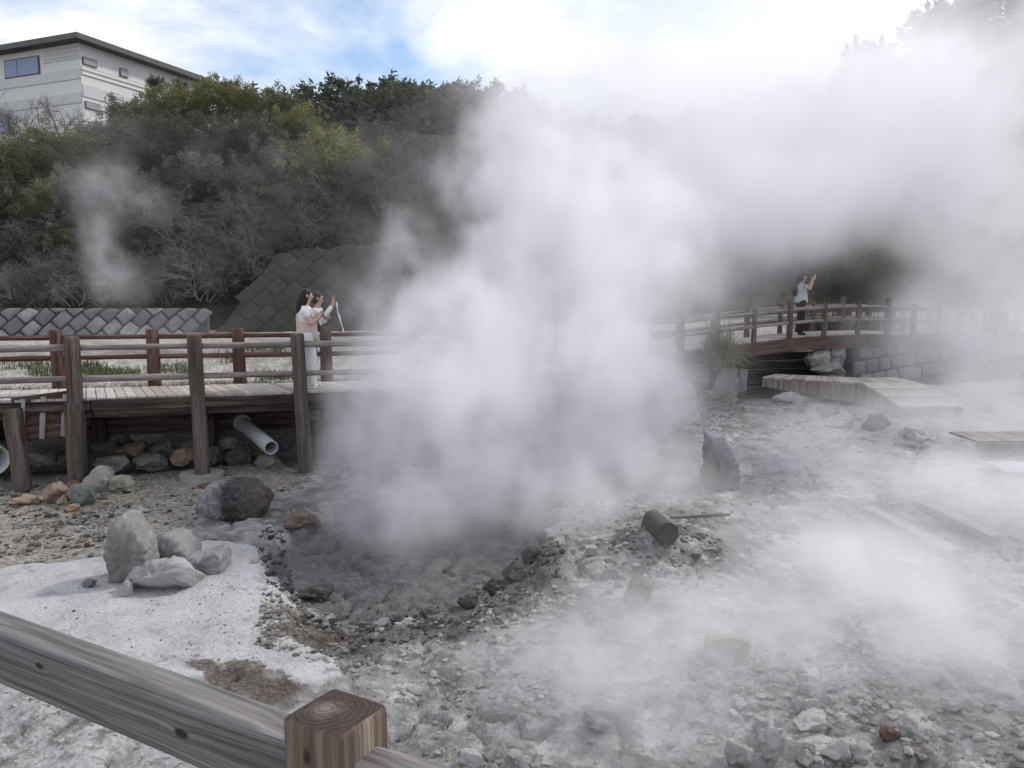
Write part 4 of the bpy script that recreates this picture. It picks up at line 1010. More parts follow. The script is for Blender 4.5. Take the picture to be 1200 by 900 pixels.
# ------------------------------------------------------------------ building
def building():
    c0 = at_y(92, 43, 45); base = 8.0
    d1 = Vector((.36, .933, 0)).normalized(); d2 = Vector((-.93, .37, 0)).normalized()
    top = at_y(92, 50, 45).z
    root = empty('building', (c0.x, c0.y, base), 'pale grey flat roofed building on the hilltop above the bushes', 'building')
    t = NT('pale wall'); v = t.coord(); n = t.noise(t.mapping(v, (.6, .6, .15)), 1, 5, .6)
    sp = t.n('ShaderNodeSeparateXYZ'); t.l(v, sp.inputs[0])
    c = t.mix(t.ramp(n, [(.4, 0.0), (.75, .4)]), (.66, .66, .655), (.5, .5, .5))
    M['bwall'] = t.bsdf(c, .85, spec=.2)
    t = NT('ribbed siding'); v = t.coord(); sp = t.n('ShaderNodeSeparateXYZ'); t.l(v, sp.inputs[0])
    w = t.math('ADD', t.math('MULTIPLY', t.math('SINE', t.math('MULTIPLY', sp.outputs[2], 24)), .5), .5)
    c = t.mix(t.ramp(w, [(.0, .7), (.3, 0.0)]), (.57, .57, .57), (.4, .4, .4)); M['siding'] = t.bsdf(c, .8, bump=w, bdist=.05)
    M['bwall2'] = plain('grey band', (.57, .57, .575), .85, noise_=.15, sc=1)
    M['roof'] = plain('dark roof edge', (.13, .13, .13), .8, sc=2, noise_=.5)
    M['winframe'] = plain('dark window frame', (.06, .06, .065), .5)
    t = NT('window glass'); M['wglass'] = t.bsdf((.17, .22, .36), .2, spec=.5)  # blue base colour stands in for the sky reflected in the panes
    M['louver'] = plain('grey window louvre', (.32, .32, .32), .7)
    L1, L2 = 34.0, 26.0
    P0 = Vector((c0.x, c0.y, 0)); H = top
    a, b, c_, d_ = P0, P0 + d1 * L1, P0 + d1 * L1 + d2 * L2, P0 + d2 * L2
    def up(p, z): return Vector((p.x, p.y, z))
    V = [up(q, base - 3) for q in (a, b, c_, d_)] + [up(q, H) for q in (a, b, c_, d_)]
    mesh_obj('wall', V, [(0, 1, 5, 4), (1, 2, 6, 5), (2, 3, 7, 6), (3, 0, 4, 7), (4, 5, 6, 7)], M['bwall'], root)
    # roof slab with overhang
    o1 = .7
    ra_, rb_, rc_, rd_ = a - d1 * o1 - d2 * o1, b + d1 * o1 - d2 * o1, c_ + d1 * o1 + d2 * o1, d_ - d1 * o1 + d2 * o1
    V = [up(q, H + .002) for q in (ra_, rb_, rc_, rd_)] + [up(q, H + .3) for q in (ra_, rb_, rc_, rd_)]
    mesh_obj('roof', V, [(3, 2, 1, 0), (0, 1, 5, 4), (1, 2, 6, 5), (2, 3, 7, 6), (3, 0, 4, 7), (4, 5, 6, 7)], M['roof'], root)
    n1 = Vector((d1.y, -d1.x, 0)); n2 = Vector((-d2.y, d2.x, 0))
    def hit(px, py, face):
        n = n1 if face == 1 else n2; dr = ray(px, py); tt = n.dot(P0 - EYE) / n.dot(dr); q = EYE + dr * tt
        return (q - P0).dot(d1 if face == 1 else d2), q.z
    def box(name, face, s0, s1, z0, z1, proud, depth, mat, parent):
        n, d = (n1, d1) if face == 1 else (n2, d2)
        ps = [P0 + d * s + n * k for k in (proud, -depth) for s in (s0, s1)]
        V = [up(ps[0], z0), up(ps[1], z0), up(ps[1], z1), up(ps[0], z1), up(ps[2], z0), up(ps[3], z0), up(ps[3], z1), up(ps[2], z1)]
        o = mesh_obj(name, V, [(0, 1, 2, 3), (7, 6, 5, 4), (0, 4, 5, 1), (1, 5, 6, 2), (2, 6, 7, 3), (3, 7, 4, 0)], mat, parent)
        bm = bmesh.new(); bm.from_mesh(o.data); bmesh.ops.recalc_face_normals(bm, faces=bm.faces); bm.to_mesh(o.data); bm.free(); return o
    def band(face, pa, pb, mat, sa=None, sb=None):
        s0, z1 = hit(*pa, face); s1, z0 = hit(*pb, face)
        box('siding_panel', face, s0 if sa is None else sa, s1 if sb is None else sb, z0, z1, .05, .05, mat, root)
    # right face bands
    s_, zt = hit(95, 52, 1); _, z1 = hit(95, 77, 1); _, z2 = hit(95, 87, 1); _, z3 = hit(95, 98, 1); _, z4 = hit(95, 112, 1)
    box('siding_panel', 1, .05, 7.0, z2, z1, .05, .05, M['siding'], root); box('siding_panel', 1, .05, 11.5, z4, z3, .05, .05, M['bwall2'], root)
    _, z5 = hit(137, 71, 1); _, z6 = hit(137, 82, 1); box('siding_panel', 1, 7.1, L1 - .2, z6, z5, .05, .05, M['siding'], root)
    # left face bands
    _, y1 = hit(80, 55, 2); _, y2 = hit(80, 70, 2); _, y3 = hit(80, 82, 2); _, y4 = hit(80, 94, 2); _, y5 = hit(80, 110, 2); _, y6 = hit(80, 122, 2)
    sw, _ = hit(48, 75, 2)
    box('siding_panel', 2, .05, sw - .3, y2, y1, .05, .05, M['siding'], root); box('siding_panel', 2, .05, L2 - .2, y4, y3, .05, .05, M['bwall2'], root); box('siding_panel', 2, .05, L2 - .2, y6, y5, .05, .05, M['bwall2'], root)
    def window(face, pa, pb, kind, mull=True):
        s0, z1 = hit(*pa, face); s1, z0 = hit(*pb, face); s0, s1 = min(s0, s1), max(s0, s1); z0, z1 = min(z0, z1), max(z0, z1)
        f = .06 if kind == 'glass' else .035
        w = box('window', face, s0, s1, z0, z1, .07, .06, M['winframe'], root)
        if kind == 'glass':
            m_ = s0 + (s1 - s0) * .62
            for u0, u1 in ((s0 + f, m_ - f / 2), (m_ + f / 2, s1 - f)): box('pane', face, u0, u1, z0 + f, z1 - f, .085, .02, M['wglass'], w)
        else: box('louvre', face, s0 + f, s1 - f, z0 + f, z1 - f, .085, .02, M['louver'], w)
    window(2, (46, 65), (7, 93), 'glass'); window(2, (11, 134), (-30, 160), 'glass')
    window(1, (96, 66), (113, 80), 'l'); window(1, (139.5, 79), (149.5, 92), 'l'); window(1, (99, 118), (117, 131), 'l')
building()

# ------------------------------------------------------------------ vegetation
def crown_geo(seed, n_clump, per, leaf, squash=.8, inner=.25, up_tone=.25):
    """unit-radius crown: leaf quads in clumps through the volume; uneven outline"""
    r = np.random.default_rng(seed); Vs = []; Ts = []
    for c in range(n_clump):
        sprig = c % 5 < 2
        d = r.normal(size=3); d /= np.linalg.norm(d); rad = r.uniform(.98, 1.32) if sprig else (inner + (1 - inner) * r.random() ** .5) * r.uniform(.75, 1.08)
        ctr = d * rad * .8; ctr[2] *= squash
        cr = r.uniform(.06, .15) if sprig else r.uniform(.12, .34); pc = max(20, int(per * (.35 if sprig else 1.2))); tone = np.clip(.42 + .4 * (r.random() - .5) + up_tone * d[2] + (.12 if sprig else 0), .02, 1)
        p = r.normal(size=(pc, 3)); p /= np.linalg.norm(p, axis=1)[:, None]; p *= (r.random((pc, 1)) ** .45) * cr; p[:, 2] *= (1.5 if sprig else .8)
        p = p + ctr
        a = r.normal(size=(pc, 3)); a /= np.linalg.norm(a, axis=1)[:, None]
        b = np.cross(a, r.normal(size=(pc, 3))); b /= np.linalg.norm(b, axis=1)[:, None]
        s = leaf * r.uniform(.6, 1.4, (pc, 1))
        q = np.stack([p - a * s, p + b * s * .34, p + a * s, p - b * s * .34], 1)
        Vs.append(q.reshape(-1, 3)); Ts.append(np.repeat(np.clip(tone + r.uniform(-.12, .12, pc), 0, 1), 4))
    V = np.concatenate(Vs); T = np.concatenate(Ts)
    return V, np.arange(len(V)).reshape(-1, 4), T
CROWNS = {}
def crown_mesh(kind, var):
    key = (kind, var)
    if key not in CROWNS:
        V, Fc, T = crown_geo(hash(kind) % 97 * 0 + {'leaf_olive': 1, 'leaf_yellow': 2, 'leaf_dark': 3, 'leaf_grey': 4}[kind] * 10 + var, 130, 170, .03)
        o = np_mesh('crown', V, Fc, M[kind], attrs={'tone': T}); me = o.data; D.objects.remove(o); CROWNS[key] = me
    return CROWNS[key]
def trunk_geo(seed, h, spread):
    r = random.Random(seed); V, Fc = [], []
    top = Vector((r.uniform(-.1, .1), r.uniform(-.1, .1), h)); mid = Vector((r.uniform(-.15, .15), 0, h * .5))
    tube_into(V, Fc, [Vector((0, 0, -.4)), mid, top], [.16, .11, .06], 7)
    for k in range(6):
        a = r.uniform(0, 6.28); s = mid.lerp(top, r.random() * .9); e = s + Vector((math.cos(a) * spread * r.uniform(.4, .8), math.sin(a) * spread * r.uniform(.4, .8), r.uniform(-.1, .35) * spread))
        tube_into(V, Fc, [s, s.lerp(e, .5) + Vector((0, 0, .12)), e], [.06, .04, .015], 5)
    return V, Fc
def leafy(px, py, rpx, y, kind, var, label, name='tree', cat='tree', group='evergreen trees on the slope', squash=.85):
    p = at_y(px, py, y); rad = rpx * y / CP / F
    g = hh(p.x, p.y); zc = p.z
    base = min(g, zc - rad * .6)
    root = empty(name, (p.x, p.y, base), label, cat, group)
    hgt_ = max(zc - base, .3)
    V, Fc = trunk_geo(var * 7 + int(px), hgt_, rad)
    t_ = mesh_obj('trunk', [v_ + Vector((p.x, p.y, base)) for v_ in V], Fc, M['bark'], root, True)
    c = D.objects.new('crown', crown_mesh(kind, var)); link(c, root)
    c.matrix_basis = Matrix.Translation((p.x, p.y, zc)) @ Matrix.Rotation(px * .37, 4, 'Z') @ Matrix.Diagonal((rad, rad, rad * squash, 1))
    return root
TREES = [
 (72, 185, 58, 31, 'leaf_olive', 0, 'olive green tree at the left below the building corner'),
 (18, 245, 55, 29, 'leaf_dark', 0, 'dark evergreen tree at the left edge below the building'),
 (8, 205, 40, 33, 'leaf_dark', 1, 'small dark tree at the left edge under the bare tree'),
 (125, 165, 46, 34, 'leaf_grey', 0, 'grey olive tree right of the olive tree, before the building'),
 (165, 140, 46, 36, 'leaf_olive', 1, 'olive crown right in front of the long building wall'),
 (208, 128, 46, 37, 'leaf_yellow', 0, 'yellow green crown on the skyline under the roof end'),
 (262, 122, 46, 38, 'leaf_yellow', 1, 'highest yellow green crown on the skyline past the roof end'),
 (312, 132, 46, 38, 'leaf_olive', 0, 'olive crown on the skyline between the highest crown and the hill dip'),
 (352, 152, 44, 37, 'leaf_yellow', 2, 'yellow green crown sloping down to the skyline dip'),
 (385, 172, 34, 36, 'leaf_yellow', 0, 'small yellow crown just under the skyline dip'),
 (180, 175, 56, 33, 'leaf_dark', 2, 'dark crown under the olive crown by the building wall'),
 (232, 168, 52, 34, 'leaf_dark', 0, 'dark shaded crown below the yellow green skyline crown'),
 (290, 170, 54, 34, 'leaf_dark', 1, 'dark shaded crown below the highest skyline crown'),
 (335, 195, 54, 33, 'leaf_grey', 1, 'grey olive crown in the middle of the slope'),
 (400, 205, 74, 30.5, 'leaf_yellow', 1, 'broad rounded yellow green crown in mid slope, nearest the plume'),
 (448, 225, 46, 30, 'leaf_olive', 0, 'olive crown beside the rounded one, at the edge of the plume'),
 (110, 225, 56, 29, 'leaf_grey', 0, 'grey olive crown behind the thin left steam wisp'),
 (60, 240, 46, 28, 'leaf_olive', 1, 'olive crown low on the slope at the left'),
 (490, 190, 46, 34, 'leaf_grey', 1, 'grey olive crown partly swallowed by the plume'),
 (240, 215, 56, 31, 'leaf_grey', 0, 'grey olive crown in the thicket above the bare shrubs'),
 (300, 225, 50, 30, 'leaf_dark', 2, 'dark crown in the thicket centre above the bare shrubs'),
 (170, 235, 50, 30, 'leaf_dark', 1, 'dark crown in the thicket right of the left steam wisp'),
 (440, 165, 30, 40, 'leaf_olive', 1, 'small olive crown behind the rounded crown, below the far hill'),
 (300, 248, 46, 29.2, 'leaf_olive', 1, 'olive bushy crown in the centre of the slope, above the grey shrubs'),
 (225, 262, 44, 28.8, 'leaf_grey', 1, 'grey green bushy crown left of the slope centre'),
 (370, 250, 42, 28.8, 'leaf_grey', 0, 'grey green bush below the broad rounded crown'),
 (150, 270, 42, 28.2, 'leaf_olive', 0, 'olive bush between the two left steam wisps and the slope centre'),
 (30, 290, 50, 27.4, 'leaf_grey', 1, 'grey green bush low at the left edge above the wall shrubs'),
 (85, 285, 42, 27.6, 'leaf_olive', 1, 'olive bush behind the lower left steam wisp'),
 (15, 190, 46, 33.5, 'leaf_olive', 0, 'olive tree at the very left edge in front of the building'),
]
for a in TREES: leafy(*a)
for px, py, r_, lab in ((183, 101, 13, 'small dark pine tip before the long wall, left one'), (211, 103, 12, 'small dark pine tip before the long wall, right one'), (268, 104, 12, 'small dark tree tip on the skyline past the roof end')):
    leafy(px, py, r_, 39, 'leaf_dark', 2, lab, 'pine_tree', 'pine tree', 'small pines on the skyline', 1.2)
# shrubs seen through the steam behind the bridge
for px, py, r_, y, kd, v_, lab in ((1060, 318, 60, 30, 'leaf_olive', 0, 'olive shrub behind the right part of the footbridge'), (1120, 285, 70, 33, 'leaf_dark', 1, 'dark tree above the footbridge end at the right'), (985, 340, 34, 26, 'leaf_dark', 2, 'dark low shrub behind the visitor on the bridge'), (1020, 345, 30, 26.5, 'leaf_dark', 0, 'dark low shrub right of the visitor, behind the fence'), (1180, 300, 70, 36, 'leaf_dark', 2, 'dark tree at the right edge in steam'), (800, 330, 60, 33, 'leaf_dark', 0, 'dark shrub dimly seen behind the bridge start'), (720, 320, 60, 33, 'leaf_dark', 1, 'dark shrub dimly seen behind the plume'), (880, 300, 70, 36, 'leaf_dark', 2, 'dark tree dimly seen left of the visitor'), (1000, 255, 70, 38, 'leaf_olive', 1, 'olive tree dimly seen above the visitor'), (620, 300, 70, 35, 'leaf_dark', 0, 'dark tree hidden behind the thick plume')):
    if 'hidden' in lab: continue
    leafy(px, py, r_, y, kd, v_, lab, 'shrub' if 'shrub' in lab else 'tree', 'shrub' if 'shrub' in lab else 'tree', 'trees and shrubs behind the footbridge')

def bare_geo(seed, stems, depth, spread=1.0, droop=0.0, up=1.0):
    """unit-size leafless shrub (height about 1)"""
    r = random.Random(seed); V, Fc = [], []
    def grow(p, d, L, rad, lev):
        n = 3; pts = [p]; q = p.copy(); dd = d.copy()
        for i in range(n):
            dd = (dd + Vector((r.gauss(0, .22), r.gauss(0, .22), r.gauss(0, .18) - droop * .1 * (3 - lev)))).normalized()
            q = q + dd * (L / n); pts.append(q.copy())
        tube_into(V, Fc, pts, [rad, rad * .85, rad * .7, rad * .5], 3)
        if lev <= 0: return
        for k in range(r.choice((3, 4, 4, 5))):
            s = pts[r.choice((1, 2, 2, 3, 3))]
            nd = (dd + Vector((r.gauss(0, .62), r.gauss(0, .62), r.gauss(.05, .5)))).normalized()
            grow(s, nd, L * r.uniform(.55, .8), rad * .55, lev - 1)
    for k in range(stems):
        a = 2 * math.pi * k / stems + r.uniform(-.4, .4); t_ = r.uniform(.25, 1.0) * spread
        d = Vector((math.cos(a) * t_, math.sin(a) * t_, up)).normalized()
        grow(Vector((r.uniform(-.1, .1), r.uniform(-.1, .1), -.05)), d, .42, .016, depth)
    return V, Fc
BARE = []
for k in range(5):
    V, Fc = bare_geo(100 + k, 7, 4, 1.1, .5 if k % 2 else .2); o = np_mesh('branches', np.array([v_[:] for v_ in V]), np.array(Fc), M['twig']); me = o.data; D.objects.remove(o); BARE.append(me)
BARET = []
for k in range(2):
    V, Fc = bare_geo(200 + k, 4, 4, .5, 0, 1.4); o = np_mesh('branches', np.array([v_[:] for v_ in V]), np.array(Fc), M['twig']); me = o.data; D.objects.remove(o); BARET.append(me)
BM = {}
def bare(px, py, wpx, y, var, mat, label, tall=False, name='bare_shrub', h=1.0):
    p = at_y(px, py, y); S = .84 * wpx * y / CP / F
    src = (BARET if tall else BARE)[var % (2 if tall else 5)]
    key = (src.name, mat)
    if key not in BM:
        me = src.copy(); me.materials.clear(); me.materials.append(M[mat]); BM[key] = me
    o = D.objects.new(name, BM[key]); COL.objects.link(o)
    o.location = p; o.scale = (S, S, S * h); o.rotation_euler = (R(14) if not tall else 0, 0, px * .7)
    return tag(o, label, 'tree' if 'tree' in name else 'shrub', 'bare shrubs on the slope')
SH = [
 (55, 345, 75, 25.2, 0, 'twig', 'grey bare shrub just above the low stone wall, near its left end'),
 (15, 348, 60, 25.0, 1, 'twig_pale', 'pale tangled bare shrub above the wall at the left edge'),
 (105, 335, 70, 25.8, 2, 'twig', 'grey bare shrub behind the lower left steam wisp'),
 (165, 330, 75, 26.0, 3, 'twig', 'grey bare shrub right of the lower steam wisp'),
 (215, 335, 75, 25.6, 4, 'twig_pale', 'pale bare shrub hanging over the right end of the low wall'),
 (265, 322, 85, 25.6, 0, 'twig', 'grey bare shrub leaning over the upper edge of the revetment'),
 (240, 300, 85, 26.4, 1, 'twig', 'grey bare shrub in the thicket above the pale overhanging one'),
 (310, 300, 85, 26.4, 2, 'twig_pale', 'pale wiry bare shrub above the revetment corner'),
 (360, 285, 90, 26.8, 3, 'twig', 'grey bare shrub above the middle of the revetment'),
 (400, 265, 90, 27.6, 4, 'twig_red', 'purplish bare shrub above the right of the revetment'),
 (450, 250, 80, 28.0, 0, 'twig', 'grey bare shrub at the edge of the plume'),
 (485, 230, 90, 29.5, 2, 'twig_red', 'purplish bare shrub half in the plume'),
 (130, 280, 80, 28.0, 0, 'twig', 'grey bare shrub between the two left steam wisps'),
 (60, 290, 75, 27.5, 3, 'twig', 'grey bare shrub under the low olive crown at the left'),
 (440, 180, 70, 35, 3, 'twig_red', 'purplish bare shrub high on the slope below the far hill'),
 (475, 165, 70, 37, 1, 'twig_red', 'purplish bare shrub on the brow beside the plume'),
 (290, 285, 92, 27.0, 4, 'twig', 'grey bare shrub in front of the olive bushy crown at the slope centre'),
 (205, 278, 88, 27.4, 2, 'twig', 'grey bare shrub in front of the grey green bushy crown'),
 (340, 262, 84, 27.6, 1, 'twig_red', 'purplish bare shrub below the rounded yellow green crown, left side'),
 (420, 225, 84, 29.2, 3, 'twig', 'grey bare shrub rising before the right half of the rounded crown'),
]
for a in SH: bare(*a)
for a in ((40, 358, 70, 24.9, 2, 'twig', 'grey bare shrub low behind the wall top, second from the left edge'), (90, 356, 70, 25.2, 3, 'twig_pale', 'pale bare shrub low behind the wall top under the left steam wisp'),
          (145, 356, 75, 25.4, 1, 'twig', 'grey bare shrub low behind the wall top, right of the steam wisp'), (195, 356, 70, 25.2, 0, 'twig', 'grey bare shrub low behind the wall top near its right end'),
          (238, 350, 75, 25.0, 3, 'twig_pale', 'pale bare shrub drooping over the corner between wall and revetment'), (262, 338, 70, 25.0, 4, 'twig', 'grey bare shrub over the sloping left edge of the revetment'),
          (300, 318, 80, 25.8, 1, 'twig_pale', 'pale bare shrub drooping onto the top corner of the revetment'), (350, 305, 75, 26.4, 2, 'twig', 'grey bare shrub low along the revetment top'), (410, 300, 75, 26.8, 0, 'twig', 'grey bare shrub at the right end of the revetment top')): bare(*a)
bare(22, 215, 105, 38, 0, 'twig', 'tall bare tree in front of the building at the left edge', True, 'bare_tree', 1.15)
bare(70, 165, 70, 40, 1, 'twig', 'smaller bare tree against the building corner', True, 'bare_tree', 1.0)

# far wood on the ridge
def far_wood():
    r = np.random.default_rng(4); Vs = []; Ts = []
    V0, F0, T0 = crown_geo(77, 40, 44, .075, .8)
    for k in range(330):
        u = r.uniform(-.32, .95); y = r.uniform(46, 92)
        x = u * y
        if y < 62 and u < .05: continue
        g = hh(x, y); s = r.uniform(2.0, 3.6)
        a = r.uniform(0, 6.28); ca, sa = math.cos(a), math.sin(a)
        Vs.append((V0 @ np.array([[ca, sa, 0], [-sa, ca, 0], [0, 0, 1]])) * np.array([s, s, s * .95]) + (x, y, g + s * .6)); Ts.append(np.clip(T0 + r.uniform(-.25, .2), 0, 1))
    V = np.concatenate(Vs); return tag(np_mesh('woods', V, np.arange(len(V)).reshape(-1, 4), M['leaf_dark'], attrs={'tone': np.concatenate(Ts)}), 'dark evergreen woods covering the far ridge', 'woods', kind='stuff')
far_wood()

def blades(V, Fc, T, base, n, h, spread, r, arc=.6, wid=.012, rad=.15):
    for _ in range(n):
        a = r.uniform(0, 6.28); q = Vector((math.cos(a), math.sin(a), 0)); rr = rad * math.sqrt(r.random()); b = r.uniform(0, 6.28)
        p0 = base + Vector((math.cos(b) * rr, math.sin(b) * rr, 0)); L = h * r.uniform(.5, 1.1); o = r.uniform(.1, 1) * spread; side = Vector((-q.y, q.x, 0)) * wid
        bi = len(V); K = 5
        for i in range(K):
            f = i / (K - 1); c = p0 + q * (o * f * f) + Vector((0, 0, L * (f - arc * f * f * min(1, o)))); w = side * (1 - f * .85)
            V += [c - w, c + w]
        for i in range(K - 1): Fc.append((bi + 2 * i, bi + 2 * i + 1, bi + 2 * i + 3, bi + 2 * i + 2))
        T += [r.random()] * (2 * K)
def grass_clump(p, n, h, spread, mat, label, rad=.3, arc=.9, wid=.012, name='grass_clump'):
    V, Fc, T = [], [], []; r = random.Random(int(p[0] * 100)); blades(V, Fc, T, Vector(p), n, h, spread, r, arc, wid, rad)
    return tag(np_mesh(name, np.array([v_[:] for v_ in V]), np.array(Fc), M[mat], attrs={'tone': T}), label, 'grass')
p = at_y(842, 425, 20.3); grass_clump((p.x, p.y, -.45), 900, 1.7, 1.15, 'grass_dry', 'tall pale green grass clump drooping over the bridge corner', .4, 1.0)
p = at_y(838, 400, 20.55)
p = at_y(725, 495, 17.5); grass_clump((p.x, p.y, hgt(p.x, p.y)), 800, 1.5, 1.1, 'grass_dry', 'tall grass clump on the bank below the boardwalk, dim in steam', .5, .9)
p = at_y(770, 470, 19.3); grass_clump((p.x, p.y, hgt(p.x, p.y)), 500, 1.0, .9, 'grass_dry', 'smaller grass clump on the bank left of the bridge stones', .5, .9)
p = at_y(960, 375, 24.5); grass_clump((p.x, p.y, .1), 900, 1.7, 1.2, 'grass', 'dark tall grass clump right behind the visitor on the bridge', .7, .8)
p = at_y(1010, 370, 25.5); grass_clump((p.x, p.y, .0), 700, 1.6, 1.2, 'grass', 'dark grass clump behind the bridge fence, right of the visitor', .7, .8)
p = at_y(455, 265, 27.5); grass_clump((p.x, p.y, hh(p.x, p.y)), 600, 1.3, .9, 'grass', 'yellowish grass clump on the slope at the edge of the plume', .7, .7)
def grass_ground():
    V, Fc, T = [], [], []; r = random.Random(3)
    for k in range(900):          # strip along the back edge of the deck
        s = r.uniform(1.0, 9.0); d = 1.38 + r.uniform(0, .16); q = front(s) + NRM * d
        blades(V, Fc, T, Vector((q.x, q.y, -.1)), 4, .15, .1, r, .4, .006, .06)
    for px, py, wd, n in ((130, 436, 40, 150), (105, 433, 20, 50), (200, 433, 26, 70), (312, 420, 22, 70), (265, 425, 10, 20), (30, 432, 30, 40), (60, 437, 30, 60), (330, 436, 30, 60)):
        for _ in range(n):
            q = at_z(px + r.uniform(-wd, wd) * .8, py + r.uniform(-2, 4), .0)
            blades(V, Fc, T, Vector((q.x, q.y, hgt(q.x, q.y))), 5, .16, .16, r, .5, .01, .15)
    return tag(np_mesh('grass', np.array([v_[:] for v_ in V]), np.array(Fc), M['grass'], attrs={'tone': T}), 'short green grass along the boardwalk back edge and in tufts on the gravel', 'grass', kind='stuff')
grass_ground()
# ------------------------------------------------------------------ people
def cloth(name, c, rough=.85): return plain(name, c, rough, noise_=.2, sc=6)
M['skin'] = plain('skin', (.52, .33, .25), .55, noise_=.08); M['hair'] = plain('black hair', (.012, .01, .01), .5, noise_=.3, sc=30)
M['hair2'] = plain('dark hair', (.035, .026, .022), .6, noise_=.3, sc=30)
M['white_cloth'] = cloth('white cloth', (.74, .74, .75)); M['beige_cloth'] = cloth('beige cloth', (.55, .45, .38)); M['trouser_white'] = cloth('off white trousers', (.68, .68, .7))
M['grey_cloth'] = cloth('grey trousers', (.2, .2, .22)); M['black_cloth'] = cloth('black trousers', (.018, .018, .022)); M['blue_cloth'] = cloth('pale blue shirt', (.42, .48, .5))
M['dark_grey'] = plain('dark grey plastic', (.11, .11, .12), .35, noise_=0); M['black'] = plain('black plastic', (.02, .02, .022), .35, noise_=0); M['white_plastic'] = plain('white plastic', (.75, .75, .76), .5, noise_=0); M['lips'] = plain('lips', (.4, .12, .1), .5, noise_=0)
def skinned(name, pts, chains, mat, parent, T, sub=2):
    """pts: name -> (x, y, z, r); chains: lists of names; one smooth continuous surface"""
    idx = {k: i for i, k in enumerate(pts)}; E = set()
    for ch in chains:
        for a, b in zip(ch[:-1], ch[1:]): E.add((idx[a], idx[b]))
    me = D.meshes.new(name + '_cage'); me.from_pydata([p[:3] for p in pts.values()], list(E), []); me.update()
    o = D.objects.new(name + '_cage', me); COL.objects.link(o)
    o.modifiers.new('s', 'SKIN').use_smooth_shade = True
    for i, p in enumerate(pts.values()):
        sv = me.skin_vertices[0].data[i]; r = p[3]; sv.radius = (r, r) if not isinstance(r, tuple) else r; sv.use_root = (i == 0)
    ss_ = o.modifiers.new('d', 'SUBSURF'); ss_.levels = sub; ss_.render_levels = sub
    dg = bpy.context.evaluated_depsgraph_get(); m2 = D.meshes.new_from_object(o.evaluated_get(dg))
    D.objects.remove(o); D.meshes.remove(me)
    m2.transform(T); m2.name = name; m2.materials.clear(); m2.materials.append(mat)
    m2.polygons.foreach_set('use_smooth', [True] * len(m2.polygons))
    return link(D.objects.new(name, m2), parent)
def hand_pts(pts, chains, side, wrist, d, up):
    """palm and five bent fingers continuing the forearm; d: pointing direction, up: towards the thumb"""
    w = Vector(wrist); d = Vector(d).normalized(); up = Vector(up); up = (up - d * up.dot(d)).normalized(); c = d.cross(up)
    pm = w + d * .05; pts[side + 'palm'] = (*pm, .026); chains.append([side + 'wr', side + 'palm'])
    for k, L in enumerate((.062, .07, .065, .05)):
        b = w + d * .085 + up * (.024 - .016 * k); m = b + d * L * .5 + c * .008; e = b + d * L * .8 + c * .03
        for n, q, r in (('a', b, .0095), ('b', m, .0085), ('c', e, .007)): pts[f'{side}f{k}{n}'] = (*q, r)
        chains.append([side + 'palm'] + [f'{side}f{k}{n}' for n in 'abc'])
    b = w + d * .035 + up * .032; e = b + d * .04 + up * .018 + c * .015
    pts[side + 'ta'] = (*b, .011); pts[side + 'tb'] = (*e, .009); chains.append([side + 'palm', side + 'ta', side + 'tb'])
def ball(name, p, r, mat, parent, T, sc=(1, 1, 1)):
    bm = bmesh.new(); bmesh.ops.create_uvsphere(bm, u_segments=12, v_segments=8, radius=r); bmesh.ops.scale(bm, vec=sc, verts=bm.verts); bmesh.ops.translate(bm, vec=p, verts=bm.verts); bm.transform(T)
    return bm_obj(name, bm, mat, parent, True)
def person(loc, yaw, s, label, group, lean=.0, arms=None, legs=0.0):
    root = empty('person', loc, label, 'person', group)
    T = Matrix.Translation(loc) @ Matrix.Rotation(yaw, 4, 'Z') @ Matrix.Scale(s, 4)
    L = lean
    P = {'pel': (0, 0, .93, (.14, .105)), 'sp': (L * .35, 0, 1.08, (.125, .09)), 'ch': (L * .75, 0, 1.25, (.145, .1)), 'nb': (L, 0, 1.36, .055), 'nk': (L + .01, 0, 1.41, .047),
         'h1': (L + .03, 0, 1.47, .066), 'h2': (L + .035, 0, 1.53, .084), 'h3': (L + .025, 0, 1.58, .07), 'ns': (L + .128, 0, 1.505, .012)}
    C = [['pel', 'sp', 'ch', 'nb', 'nk', 'h1', 'h2', 'h3'], ['h2', 'ns']]
    for sd, sg in (('l', 1), ('r', -1)):
        P[sd + 'sh'] = (L, sg * .155, 1.315, .052)
        P[sd + 'el'] = (*arms[sd][0], .037); P[sd + 'wr'] = (*arms[sd][1], .024)
        C.append(['ch', sd + 'sh', sd + 'el', sd + 'wr'])
        d = Vector(arms[sd][1]) - Vector(arms[sd][0]); hand_pts(P, C, sd, arms[sd][1], arms[sd][2] if len(arms[sd]) > 2 else d, (0, -sg * .4, 1))
        P[sd + 'hip'] = (0, sg * .085, .86, .085); P[sd + 'kn'] = (.015 + legs * sg, sg * .09, .49, .056); P[sd + 'an'] = (-.01 + legs * sg * 1.6, sg * .09, .09, .036); P[sd + 'to'] = (.13 + legs * sg * 1.6, sg * .1, .03, .03)
        C.append(['pel', sd + 'hip', sd + 'kn', sd + 'an', sd + 'to'])
    body = skinned('body', P, C, M['skin'], root, T)
    for sg in (1, -1):
        ball('eye', (L + .108, sg * .032, 1.535), .011, M['black'], root, T); ball('ear', (L + .03, sg * .088, 1.525), .024, M['skin'], root, T, (.7, .4, 1.2))
    ball('mouth', (L + .104, 0, 1.468), .018, M['lips'], root, T, (.4, 1.2, .4))
    return root, T, P
